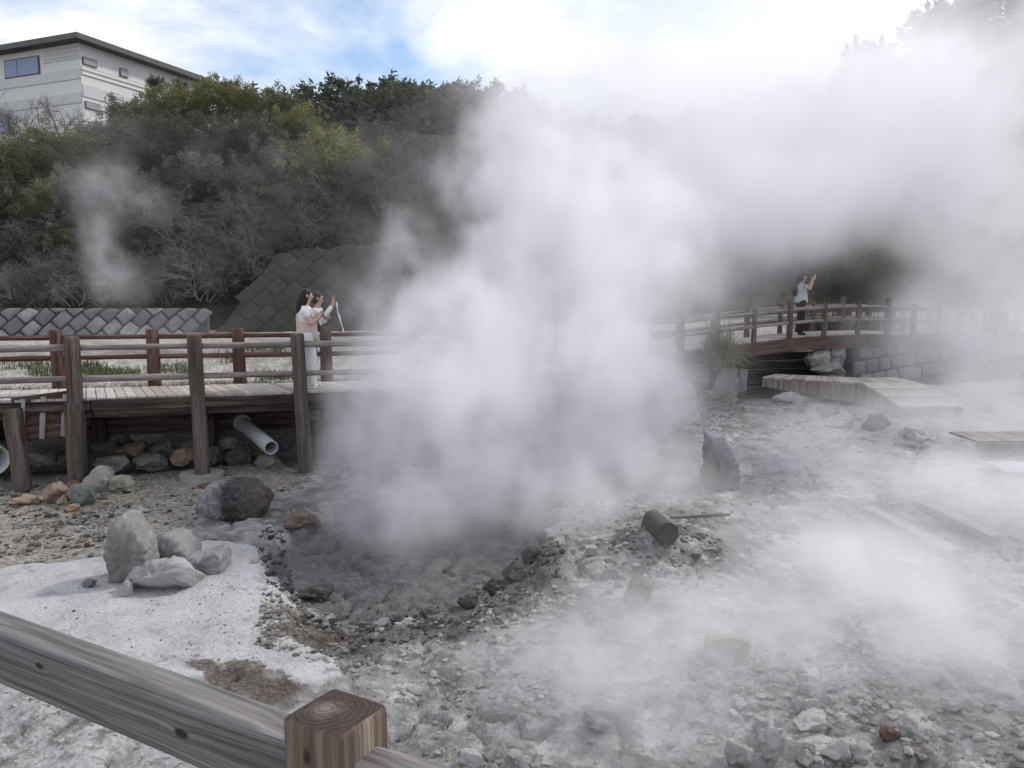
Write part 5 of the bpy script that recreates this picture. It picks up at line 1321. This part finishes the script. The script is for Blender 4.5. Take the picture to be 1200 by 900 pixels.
def legs_wear(root, T, P, mat, wide, bottom=.07, name='trousers'):
    Q = {'w': (0, 0, 1.0, (.145, .118)), 'p': (0, 0, .9, (.16, .125))}; C = [['w', 'p']]
    for sd in 'lr':
        h, k, a = P[sd + 'hip'], P[sd + 'kn'], P[sd + 'an']
        Q[sd + 'a'] = (h[0], h[1], .82, .1 + wide * .3); Q[sd + 'b'] = (k[0], k[1], k[2], .075 + wide); Q[sd + 'c'] = (a[0] + .01, a[1], bottom + .06, .06 + wide * 1.25); Q[sd + 'd'] = (a[0] + .01, a[1], bottom, .058 + wide * 1.3)
        C.append(['p', sd + 'a', sd + 'b', sd + 'c', sd + 'd'])
    return skinned(name, Q, C, mat, root, T)
def top_wear(root, T, P, mat, sleeve, name='shirt', hem=.92, flare=0.0, arms=True, fat=1.0):
    g = lambda k, f=1.16: (P[k][0], P[k][1], P[k][2], tuple(x * f for x in P[k][3]))
    Q = {'h0': (P['pel'][0], 0, hem - .05, (.175 + flare, .145 + flare)), 'hm': (P['pel'][0], 0, hem, (.175 + flare, .145 + flare)), 'h1': (P['pel'][0] + (P['sp'][0] - P['pel'][0]) * .6, 0, max(hem + .05, 1.0), (.165 + flare * .7, .14 + flare * .7)), 'sp': g('sp', 1.3 * fat), 'ch': g('ch', 1.2 * fat), 'nb': (P['nb'][0], 0, 1.345, .075)}
    C = [['h0', 'hm', 'h1', 'sp', 'ch', 'nb']]
    for sd in ('lr' if arms else ''):
        s, e, w = Vector(P[sd + 'sh'][:3]), Vector(P[sd + 'el'][:3]), Vector(P[sd + 'wr'][:3])
        Q[sd + 's'] = (*s, .064)
        if sleeve < 1: Q[sd + 'm'] = (*s.lerp(e, sleeve), .06); C.append(['ch', sd + 's', sd + 'm'])
        else:
            Q[sd + 'e'] = (*e, .052); Q[sd + 'w'] = (*e.lerp(w, .93), .038); C.append(['ch', sd + 's', sd + 'e', sd + 'w'])
    return skinned(name, Q, C, mat, root, T)
def shoes(root, T, P, mat):
    for sd in 'lr':
        a, t_ = P[sd + 'an'], P[sd + 'to']
        skinned('shoe', {'a': (a[0] - .03, a[1], .045, .045), 'b': (a[0] + .06, a[1], .04, .045), 'c': (t_[0] + .01, t_[1], .03, .035)}, [['a', 'b', 'c']], mat, root, T)
def phone(name, p, T, rot, mat, label, strap=None):
    bm = bmesh.new(); bmesh.ops.create_cube(bm, size=1); bmesh.ops.scale(bm, vec=(.009, .074, .152), verts=bm.verts); bmesh.ops.bevel(bm, geom=bm.edges[:], offset=.004, segments=2, affect='EDGES')
    bm.transform(T @ Matrix.Translation(p) @ Euler(rot).to_matrix().to_4x4())
    o = bm_obj(name, bm, mat); tag(o, label, 'phone')
    if strap:
        V, Fc = [], []; tube_into(V, Fc, [T @ Vector(q) for q in strap], [.012 + .007 * math.sin(i * 1.9) for i in range(len(strap))], 6)
        mesh_obj('strap', V, Fc, M['white_plastic'], o, True)
    return o
GP = 'visitors standing on the boardwalk'
lw = at_y(362, 457, 12.42); lw.z = .0
ra_ = {'r': [(.07, -.2, 1.07), (.19, -.1, 1.16), (.5, .35, .75)], 'l': [(.09, .2, 1.07), (.2, .06, 1.17), (.5, -.3, .75)]}
r1, T1, P1 = person(lw, R(8), .985, 'woman with long black hair in white wide trousers and beige vest', GP, .0, ra_)
legs_wear(r1, T1, P1, M['trouser_white'], .06, .05); top_wear(r1, T1, P1, M['white_cloth'], .62)
top_wear(r1, T1, P1, M['beige_cloth'], .1, 'vest', .84, .025, arms=False, fat=1.12); shoes(r1, T1, P1, M['white_plastic'])
skinned('hair', {'t0': (.03, 0, 1.645, .05), 't': (.015, 0, 1.6, .1), 'b': (-.02, 0, 1.53, .112), 'c': (-.075, 0, 1.4, .1), 'd': (-.1, 0, 1.27, .08), 'e': (-.1, 0, 1.15, .045)}, [['t0', 't', 'b', 'c', 'd', 'e']], M['hair'], r1, T1)
phone('phone', (.27, -.02, 1.21), T1, (0, -.35, .3), M['black'], 'dark phone held at chest height by the woman in the beige vest')
bg_ = tag(skinned('shoulder_bag', {'a': (.17, .12, .92, (.06, .04)), 'b': (.19, .12, 1.0, (.06, .04)), 'c': (.12, .1, 1.18, .01), 'd': (.05, .08, 1.33, .01)}, [['a', 'b', 'c', 'd']], M['black'], None, T1), 'small black bag hanging in front of the woman in the beige vest', 'bag')
lw2 = Vector((lw.x - .04, lw.y + .33, 0))
r2, T2, P2 = person(lw2, R(2), .955, 'woman in white long sleeves and sunglasses raising a phone, half hidden', GP, .14, {'r': [(.3, -.2, 1.22), (.44, -.16, 1.42), (.15, .1, .9)], 'l': [(.16, .2, 1.08), (.28, .1, 1.17)]})
legs_wear(r2, T2, P2, M['grey_cloth'], .012, .06); top_wear(r2, T2, P2, M['white_cloth'], 1.0, hem=.9); shoes(r2, T2, P2, M['white_plastic'])
skinned('hair', {'t0': (.17, 0, 1.645, .05), 't': (.155, 0, 1.6, .1), 'b': (.12, 0, 1.53, .11), 'c': (.07, 0, 1.43, .075)}, [['t0', 't', 'b', 'c']], M['hair2'], r2, T2)
for sg in (1, -1): ball('sunglasses', (.14 + .122, sg * .036, 1.535), .028, M['black'], r2, T2, (.35, 1.1, .8))
phone('phone', (.485, -.15, 1.555), T2, (0, .25, .3), M['dark_grey'], 'dark phone raised in front of the steam with a white hanging strap', [(.5, -.15, 1.47), (.505, -.15, 1.42), (.51, -.15, 1.36), (.52, -.15, 1.3), (.54, -.15, 1.22), (.565, -.15, 1.13), (.59, -.15, 1.04), (.61, -.15, .95)])
rw = at_y(937, 391, 21.95); rw.z = zb(rw.x, rw.y - .75) + .005
r3, T3, P3 = person(rw, R(-6), 1.07, 'visitor in pale blue shirt and black trousers on the arched footbridge', GP, .0, {'r': [(.17, -.17, 1.2), (.26, -.05, 1.42), (.12, .05, 1)], 'l': [(.17, .17, 1.2), (.26, .07, 1.42), (.12, -.05, 1)]})
legs_wear(r3, T3, P3, M['black_cloth'], .012, .05); top_wear(r3, T3, P3, M['blue_cloth'], .75, hem=.88, flare=.02); shoes(r3, T3, P3, M['black'])
skinned('hair', {'t0': (.03, 0, 1.645, .05), 't': (.015, 0, 1.6, .1), 'b': (-.01, 0, 1.53, .112), 'c': (-.035, 0, 1.45, .08), 'd': (-.03, 0, 1.39, .05)}, [['t0', 't', 'b', 'c', 'd']], M['hair2'], r3, T3)
phone('phone', (.33, 0, 1.53), T3, (0, .1, 0), M['white_plastic'], 'pale phone held up by the visitor on the footbridge')
tag(skinned('backpack', {'a': (-.17, 0, 1.0, (.13, .07)), 'b': (-.18, 0, 1.15, (.14, .08)), 'c': (-.15, 0, 1.28, (.11, .05))}, [['a', 'b', 'c']], M['black_cloth'], None, T3), 'dark backpack worn by the visitor in the pale blue shirt', 'backpack')

# ------------------------------------------------------------------ steam
def steam_mat(name, color=(.99, .982, 1.0), aniso=.35):
    m = D.materials.new(name); m.use_nodes = True; nt = m.node_tree; nt.nodes.clear()
    o = nt.nodes.new('ShaderNodeOutputMaterial'); v = nt.nodes.new('ShaderNodeVolumePrincipled')
    v.inputs['Color'].default_value = (*color, 1); v.inputs['Density'].default_value = 1.0; v.inputs['Anisotropy'].default_value = aniso
    v.inputs['Density Attribute'].default_value = 'density'
    nt.links.new(v.outputs[0], o.inputs['Volume']); return m
M['steam'] = steam_mat('steam')
def steam(name, label, blobs, voxel, nscale, lo, hi, warp, seed, gain=1.0, zmin=None, bias=.5, grow=1.5, amp=1.0, floor=0.0):
    """blobs: (px, py, distance, rx px, rz px, ry m, density) give each puff a place and size in the world"""
    B = []
    for px, py, y, rx, rz, ry, a in blobs:
        p = at_y(px, py, y); k = y / CP / F; B.append((p, Vector((rx * k * grow, ry * grow, rz * k * grow)), a * amp))
    lo_ = Vector([min(p[i] - r[i] for p, r, a in B) - warp * .4 for i in range(3)]); hi_ = Vector([max(p[i] + r[i] for p, r, a in B) + warp * .4 for i in range(3)])
    lo_.z = max(lo_.z, -1.45 if zmin is None else zmin); lo_.y = max(lo_.y, 2.6)
    ng = D.node_groups.new(name, 'GeometryNodeTree'); ng.interface.new_socket('Geometry', in_out='OUTPUT', socket_type='NodeSocketGeometry')
    N = ng.nodes.new; L = ng.links.new
    def mth(op, a, b=None):
        n = N('ShaderNodeMath'); n.operation = op
        for s, v in ((n.inputs[0], a), (n.inputs[1], b)):
            if v is None: continue
            if hasattr(v, 'is_linked'): L(v, s)
            else: s.default_value = v
        return n.outputs[0]
    def vec(op, a, b):
        n = N('ShaderNodeVectorMath'); n.operation = op
        for s, v in ((n.inputs[0], a), (n.inputs[1], b)):
            if hasattr(v, 'is_linked'): L(v, s)
            else: s.default_value = v
        return n
    pos = N('GeometryNodeInputPosition').outputs[0]
    def noise(v, sc, det, rough, col=False, dist=0):
        n = N('ShaderNodeTexNoise'); n.inputs['Scale'].default_value = sc; n.inputs['Detail'].default_value = det; n.inputs['Roughness'].default_value = rough; n.inputs['Distortion'].default_value = dist
        L(v, n.inputs['Vector']); return n.outputs[1 if col else 0]
    sp = vec('ADD', pos, (seed * 3.7, seed * 1.3, seed * 2.1)).outputs[0]
    sp = vec('MULTIPLY', sp, (1, .8, .8)).outputs[0]
    w1 = vec('SUBTRACT', noise(sp, nscale * .6, 3, .5, True), (.5, .5, .5)).outputs[0]
    w1s = vec('MULTIPLY', w1, (warp * 2,) * 3).outputs[0]
    pw = vec('ADD', pos, w1s).outputs[0]
    tot = None
    for p, r, a in B:
        d = vec('DIVIDE', vec('SUBTRACT', pw, p).outputs[0], r); ln = N('ShaderNodeVectorMath'); ln.operation = 'LENGTH'; L(d.outputs[0], ln.inputs[0])
        mr = N('ShaderNodeMapRange'); mr.interpolation_type = 'SMOOTHSTEP'; L(ln.outputs['Value'], mr.inputs[0])
        mr.inputs[1].default_value = .1; mr.inputs[2].default_value = 1.0; mr.inputs[3].default_value = a; mr.inputs[4].default_value = 0
        tot = mr.outputs[0] if tot is None else mth('ADD', tot, mr.outputs[0])
    sw = vec('ADD', sp, vec('MULTIPLY', w1, (.5 / nscale,) * 3).outputs[0]).outputs[0]
    n = noise(sw, nscale, 8, .64)
    e = mth('MINIMUM', mth('MULTIPLY', tot, gain), 1.0)
    mr = N('ShaderNodeMapRange'); mr.interpolation_type = 'SMOOTHSTEP'
    L(mth('ADD', n, mth('MULTIPLY', mth('SUBTRACT', e, .5), bias)), mr.inputs[0]); mr.inputs[1].default_value = lo; mr.inputs[2].default_value = hi; mr.inputs[3].default_value = 0; mr.inputs[4].default_value = 1
    fn = noise(sw, nscale * 2.6, 5, .6); m2 = N('ShaderNodeMapRange'); m2.interpolation_type = 'SMOOTHSTEP'; L(fn, m2.inputs[0])
    for i_, v_ in enumerate((.36, .62, .35, 1.45)): m2.inputs[i_ + 1].default_value = v_
    dens = mth('MULTIPLY', tot, mth('ADD', mth('MULTIPLY', mth('MULTIPLY', mr.outputs[0], m2.outputs[0]), 1 - floor), floor))
    vc = N('GeometryNodeVolumeCube'); L(dens, vc.inputs['Density'])
    vc.inputs['Min'].default_value = lo_; vc.inputs['Max'].default_value = hi_
    for ax, s in zip('XYZ', hi_ - lo_): vc.inputs['Resolution ' + ax].default_value = max(8, int(s / voxel))
    sm = N('GeometryNodeSetMaterial'); sm.inputs['Material'].default_value = M['steam']; L(vc.outputs[0], sm.inputs[0])
    go = N('NodeGroupOutput'); L(sm.outputs[0], go.inputs[0])
    me = D.meshes.new('steam'); o = D.objects.new('steam', me); COL.objects.link(o); me.materials.append(M['steam'])
    md = o.modifiers.new('steam', 'NODES'); md.node_group = ng
    return tag(o, label, 'steam', kind='stuff')
steam('steam_main', 'thick white steam plume rising from the dark mud pool', [
    (440, 620, 8.1, 120, 50, 1.0, .55), (560, 600, 8.7, 170, 75, 1.2, .7), (500, 500, 9.2, 120, 110, 1.2, .95), (610, 480, 9.8, 170, 140, 1.5, 1.0),
    (530, 370, 10.3, 115, 120, 1.5, 1.0), (660, 370, 11.3, 170, 150, 1.8, .9), (620, 235, 12.5, 140, 120, 2, .9), (720, 250, 13.0, 170, 140, 2, .75),
    (610, 140, 13.5, 90, 70, 1.5, .75), (690, 470, 11.5, 110, 110, 1.6, .9), (790, 390, 13, 110, 130, 2, .35), (700, 590, 9.5, 130, 60, 1, .7),
    (400, 530, 8.9, 62, 95, .8, .5), (425, 430, 9.6, 60, 95, .9, .55), (355, 590, 8.6, 46, 42, .7, .3), (385, 370, 10.2, 42, 65, .9, .2), (490, 260, 11.5, 60, 90, 1.2, .4), (780, 560, 10, 90, 60, 1.2, .3),
    (800, 260, 15, 120, 120, 2, .34), (840, 180, 16, 130, 100, 2, .2), (470, 655, 7.3, 140, 40, .7, .22)],
    .08, .85, .42, .57, .6, 1, .6, grow=1.5, amp=.78, bias=.32, floor=.05)
steam('steam_back', 'broad pale steam drifting over the footbridge and the hill behind', [
    (820, 160, 24, 200, 120, 6, .2), (950, 190, 25, 170, 120, 6, .2), (1010, 110, 27, 190, 110, 6, .13), (1150, 110, 26, 170, 160, 6, .2), (800, 290, 20, 130, 90, 3.5, .24), (740, 330, 17, 90, 100, 3, .3),
    (1180, 330, 21, 85, 140, 4, .34), (880, 235, 20, 130, 70, 3.5, .34), (985, 350, 19, 90, 40, 1.0, .05), (690, 130, 24, 150, 90, 5, .2), (1110, 410, 19.5, 110, 50, 2.2, .32), (1080, 230, 24, 110, 70, 4, .12), (740, 460, 17, 90, 55, 2, .28), (1090, 360, 22, 80, 50, 2, .2), (830, 440, 18.5, 60, 40, 1.5, .14)],
    .17, .5, .43, .6, 1.3, 2, 3.0, grow=1.6, amp=1.0, bias=.24, floor=.14)
steam('steam_flats', 'low steam wisps veiling the right mud flats', [
    (940, 640, 8.5, 150, 65, 1.3, .42), (1060, 590, 10.5, 170, 65, 2, .34), (1130, 690, 7, 170, 70, 1.2, .55), (900, 560, 12.0, 170, 60, 2, .2), (700, 820, 5.2, 130, 80, .8, .7),
    (830, 760, 5.8, 140, 80, .9, .75), (1010, 720, 6.5, 170, 70, 1, .6), (1150, 800, 5.4, 160, 80, .8, .5), (720, 560, 11.5, 120, 70, 2, .4), (1130, 500, 15.5, 140, 60, 2, .36), (760, 690, 7, 110, 50, 1, .12), (620, 760, 6, 120, 60, .8, .3),
    (790, 850, 4.9, 120, 70, .7, .7), (1180, 600, 9, 100, 80, 1.2, .4), (940, 500, 14, 90, 40, 1.5, .2), (960, 840, 5.0, 160, 70, .7, .22), (640, 860, 4.8, 100, 60, .6, .45), (540, 800, 5.4, 120, 70, .6, .2)],
    .08, .85, .42, .6, .5, 3, 2.0, grow=1.6, amp=1.6, bias=.26, floor=.16)
steam('steam_wisps', 'thin grey steam wisps rising before the bushes at the left', [
    (128, 220, 20.5, 55, 60, 1.2, .3), (132, 315, 20.5, 42, 48, .9, .36), (115, 270, 20.5, 30, 45, .8, .13), (200, 385, 19, 110, 25, 1.2, .16), (290, 180, 25, 110, 40, 2, .07), (110, 150, 26, 90, 45, 2, .07), (250, 220, 22.5, 350, 180, 2.2, .038), (430, 170, 24, 90, 60, 2, .06), (400, 330, 20, 70, 60, 1.2, .08)],
    .11, .9, .42, .62, .9, 4, 3.0, grow=1.5, amp=1.0, bias=.3, floor=.1)

# ------------------------------------------------------------------ sky and sun
SUN_EL, SUN_AZ = R(42), R(62)      # azimuth clockwise from the view direction (+Y)
w = D.worlds.new('World'); scene.world = w; w.use_nodes = True; nt = w.node_tree; nt.nodes.clear()
out = nt.nodes.new('ShaderNodeOutputWorld'); bg = nt.nodes.new('ShaderNodeBackground'); sky = nt.nodes.new('ShaderNodeTexSky')
sky.sky_type = 'NISHITA'; sky.sun_disc = False; sky.sun_elevation = SUN_EL; sky.sun_rotation = SUN_AZ; sky.air_density = 1.0; sky.dust_density = .6
tc = nt.nodes.new('ShaderNodeTexCoord'); mp = nt.nodes.new('ShaderNodeMapping'); mp.inputs['Scale'].default_value = (1, 1, 2.2); mp.inputs['Location'].default_value = (.37, .1, .22)
nt.links.new(tc.outputs['Generated'], mp.inputs['Vector'])
n1 = nt.nodes.new('ShaderNodeTexNoise'); n1.inputs['Scale'].default_value = 2.6; n1.inputs['Detail'].default_value = 9; n1.inputs['Roughness'].default_value = .56; n1.inputs['Distortion'].default_value = .25
nt.links.new(mp.outputs[0], n1.inputs['Vector'])
rp_ = nt.nodes.new('ShaderNodeValToRGB'); rp_.color_ramp.elements[0].position = .36; rp_.color_ramp.elements[1].position = .54
nt.links.new(n1.outputs[0], rp_.inputs[0])
n2 = nt.nodes.new('ShaderNodeTexNoise'); n2.inputs['Scale'].default_value = 5.5; n2.inputs['Detail'].default_value = 8; n2.inputs['Roughness'].default_value = .6
nt.links.new(mp.outputs[0], n2.inputs['Vector'])
cr = nt.nodes.new('ShaderNodeValToRGB'); cr.color_ramp.elements[0].position = .35; cr.color_ramp.elements[0].color = (4.9, 5.15, 5.75, 1); cr.color_ramp.elements[1].position = .58; cr.color_ramp.elements[1].color = (6.3, 6.3, 6.4, 1)
nt.links.new(n2.outputs[0], cr.inputs[0])
mx = nt.nodes.new('ShaderNodeMix'); mx.data_type = 'RGBA'
nt.links.new(rp_.outputs[0], mx.inputs[0]); nt.links.new(sky.outputs[0], mx.inputs[6]); nt.links.new(cr.outputs[0], mx.inputs[7])
nt.links.new(mx.outputs[2], bg.inputs['Color']); bg.inputs['Strength'].default_value = .14
nt.links.new(bg.outputs[0], out.inputs['Surface'])
sl = D.lights.new('sun', 'SUN'); sl.energy = 1.75; sl.angle = R(4); sl.color = (1, .95, .88)
so = D.objects.new('sun', sl); COL.objects.link(so)
dv = Vector((math.sin(SUN_AZ) * math.cos(SUN_EL), math.cos(SUN_AZ) * math.cos(SUN_EL), math.sin(SUN_EL)))
so.rotation_euler = dv.to_track_quat('Z', 'Y').to_euler(); so.location = dv * 50

# ------------------------------------------------------------------ camera and render settings
cam = D.cameras.new('camera'); cam.sensor_width = 36; cam.lens = 36 * F / 1200; cam.clip_start = .05; cam.clip_end = 3000
co = D.objects.new('camera', cam); COL.objects.link(co); co.location = EYE; co.rotation_euler = (R(90) - PITCH, 0, 0); scene.camera = co
vs = scene.view_settings; vs.view_transform = 'Standard'; vs.look = 'None'; vs.exposure = 0.42; vs.gamma = 1; vs.use_curve_mapping = False
cy = scene.cycles
scene.render.engine = 'CYCLES'
cy.max_bounces = 11; cy.diffuse_bounces = 3; cy.glossy_bounces = 2; cy.transmission_bounces = 2; cy.volume_bounces = 9; cy.transparent_max_bounces = 8
cy.volume_step_rate = 1.5; cy.volume_max_steps = 512
cy.use_denoising = True; cy.denoiser = 'OPENIMAGEDENOISE'; cy.use_adaptive_sampling = True; cy.adaptive_threshold = .02
cy.sample_clamp_indirect = 6
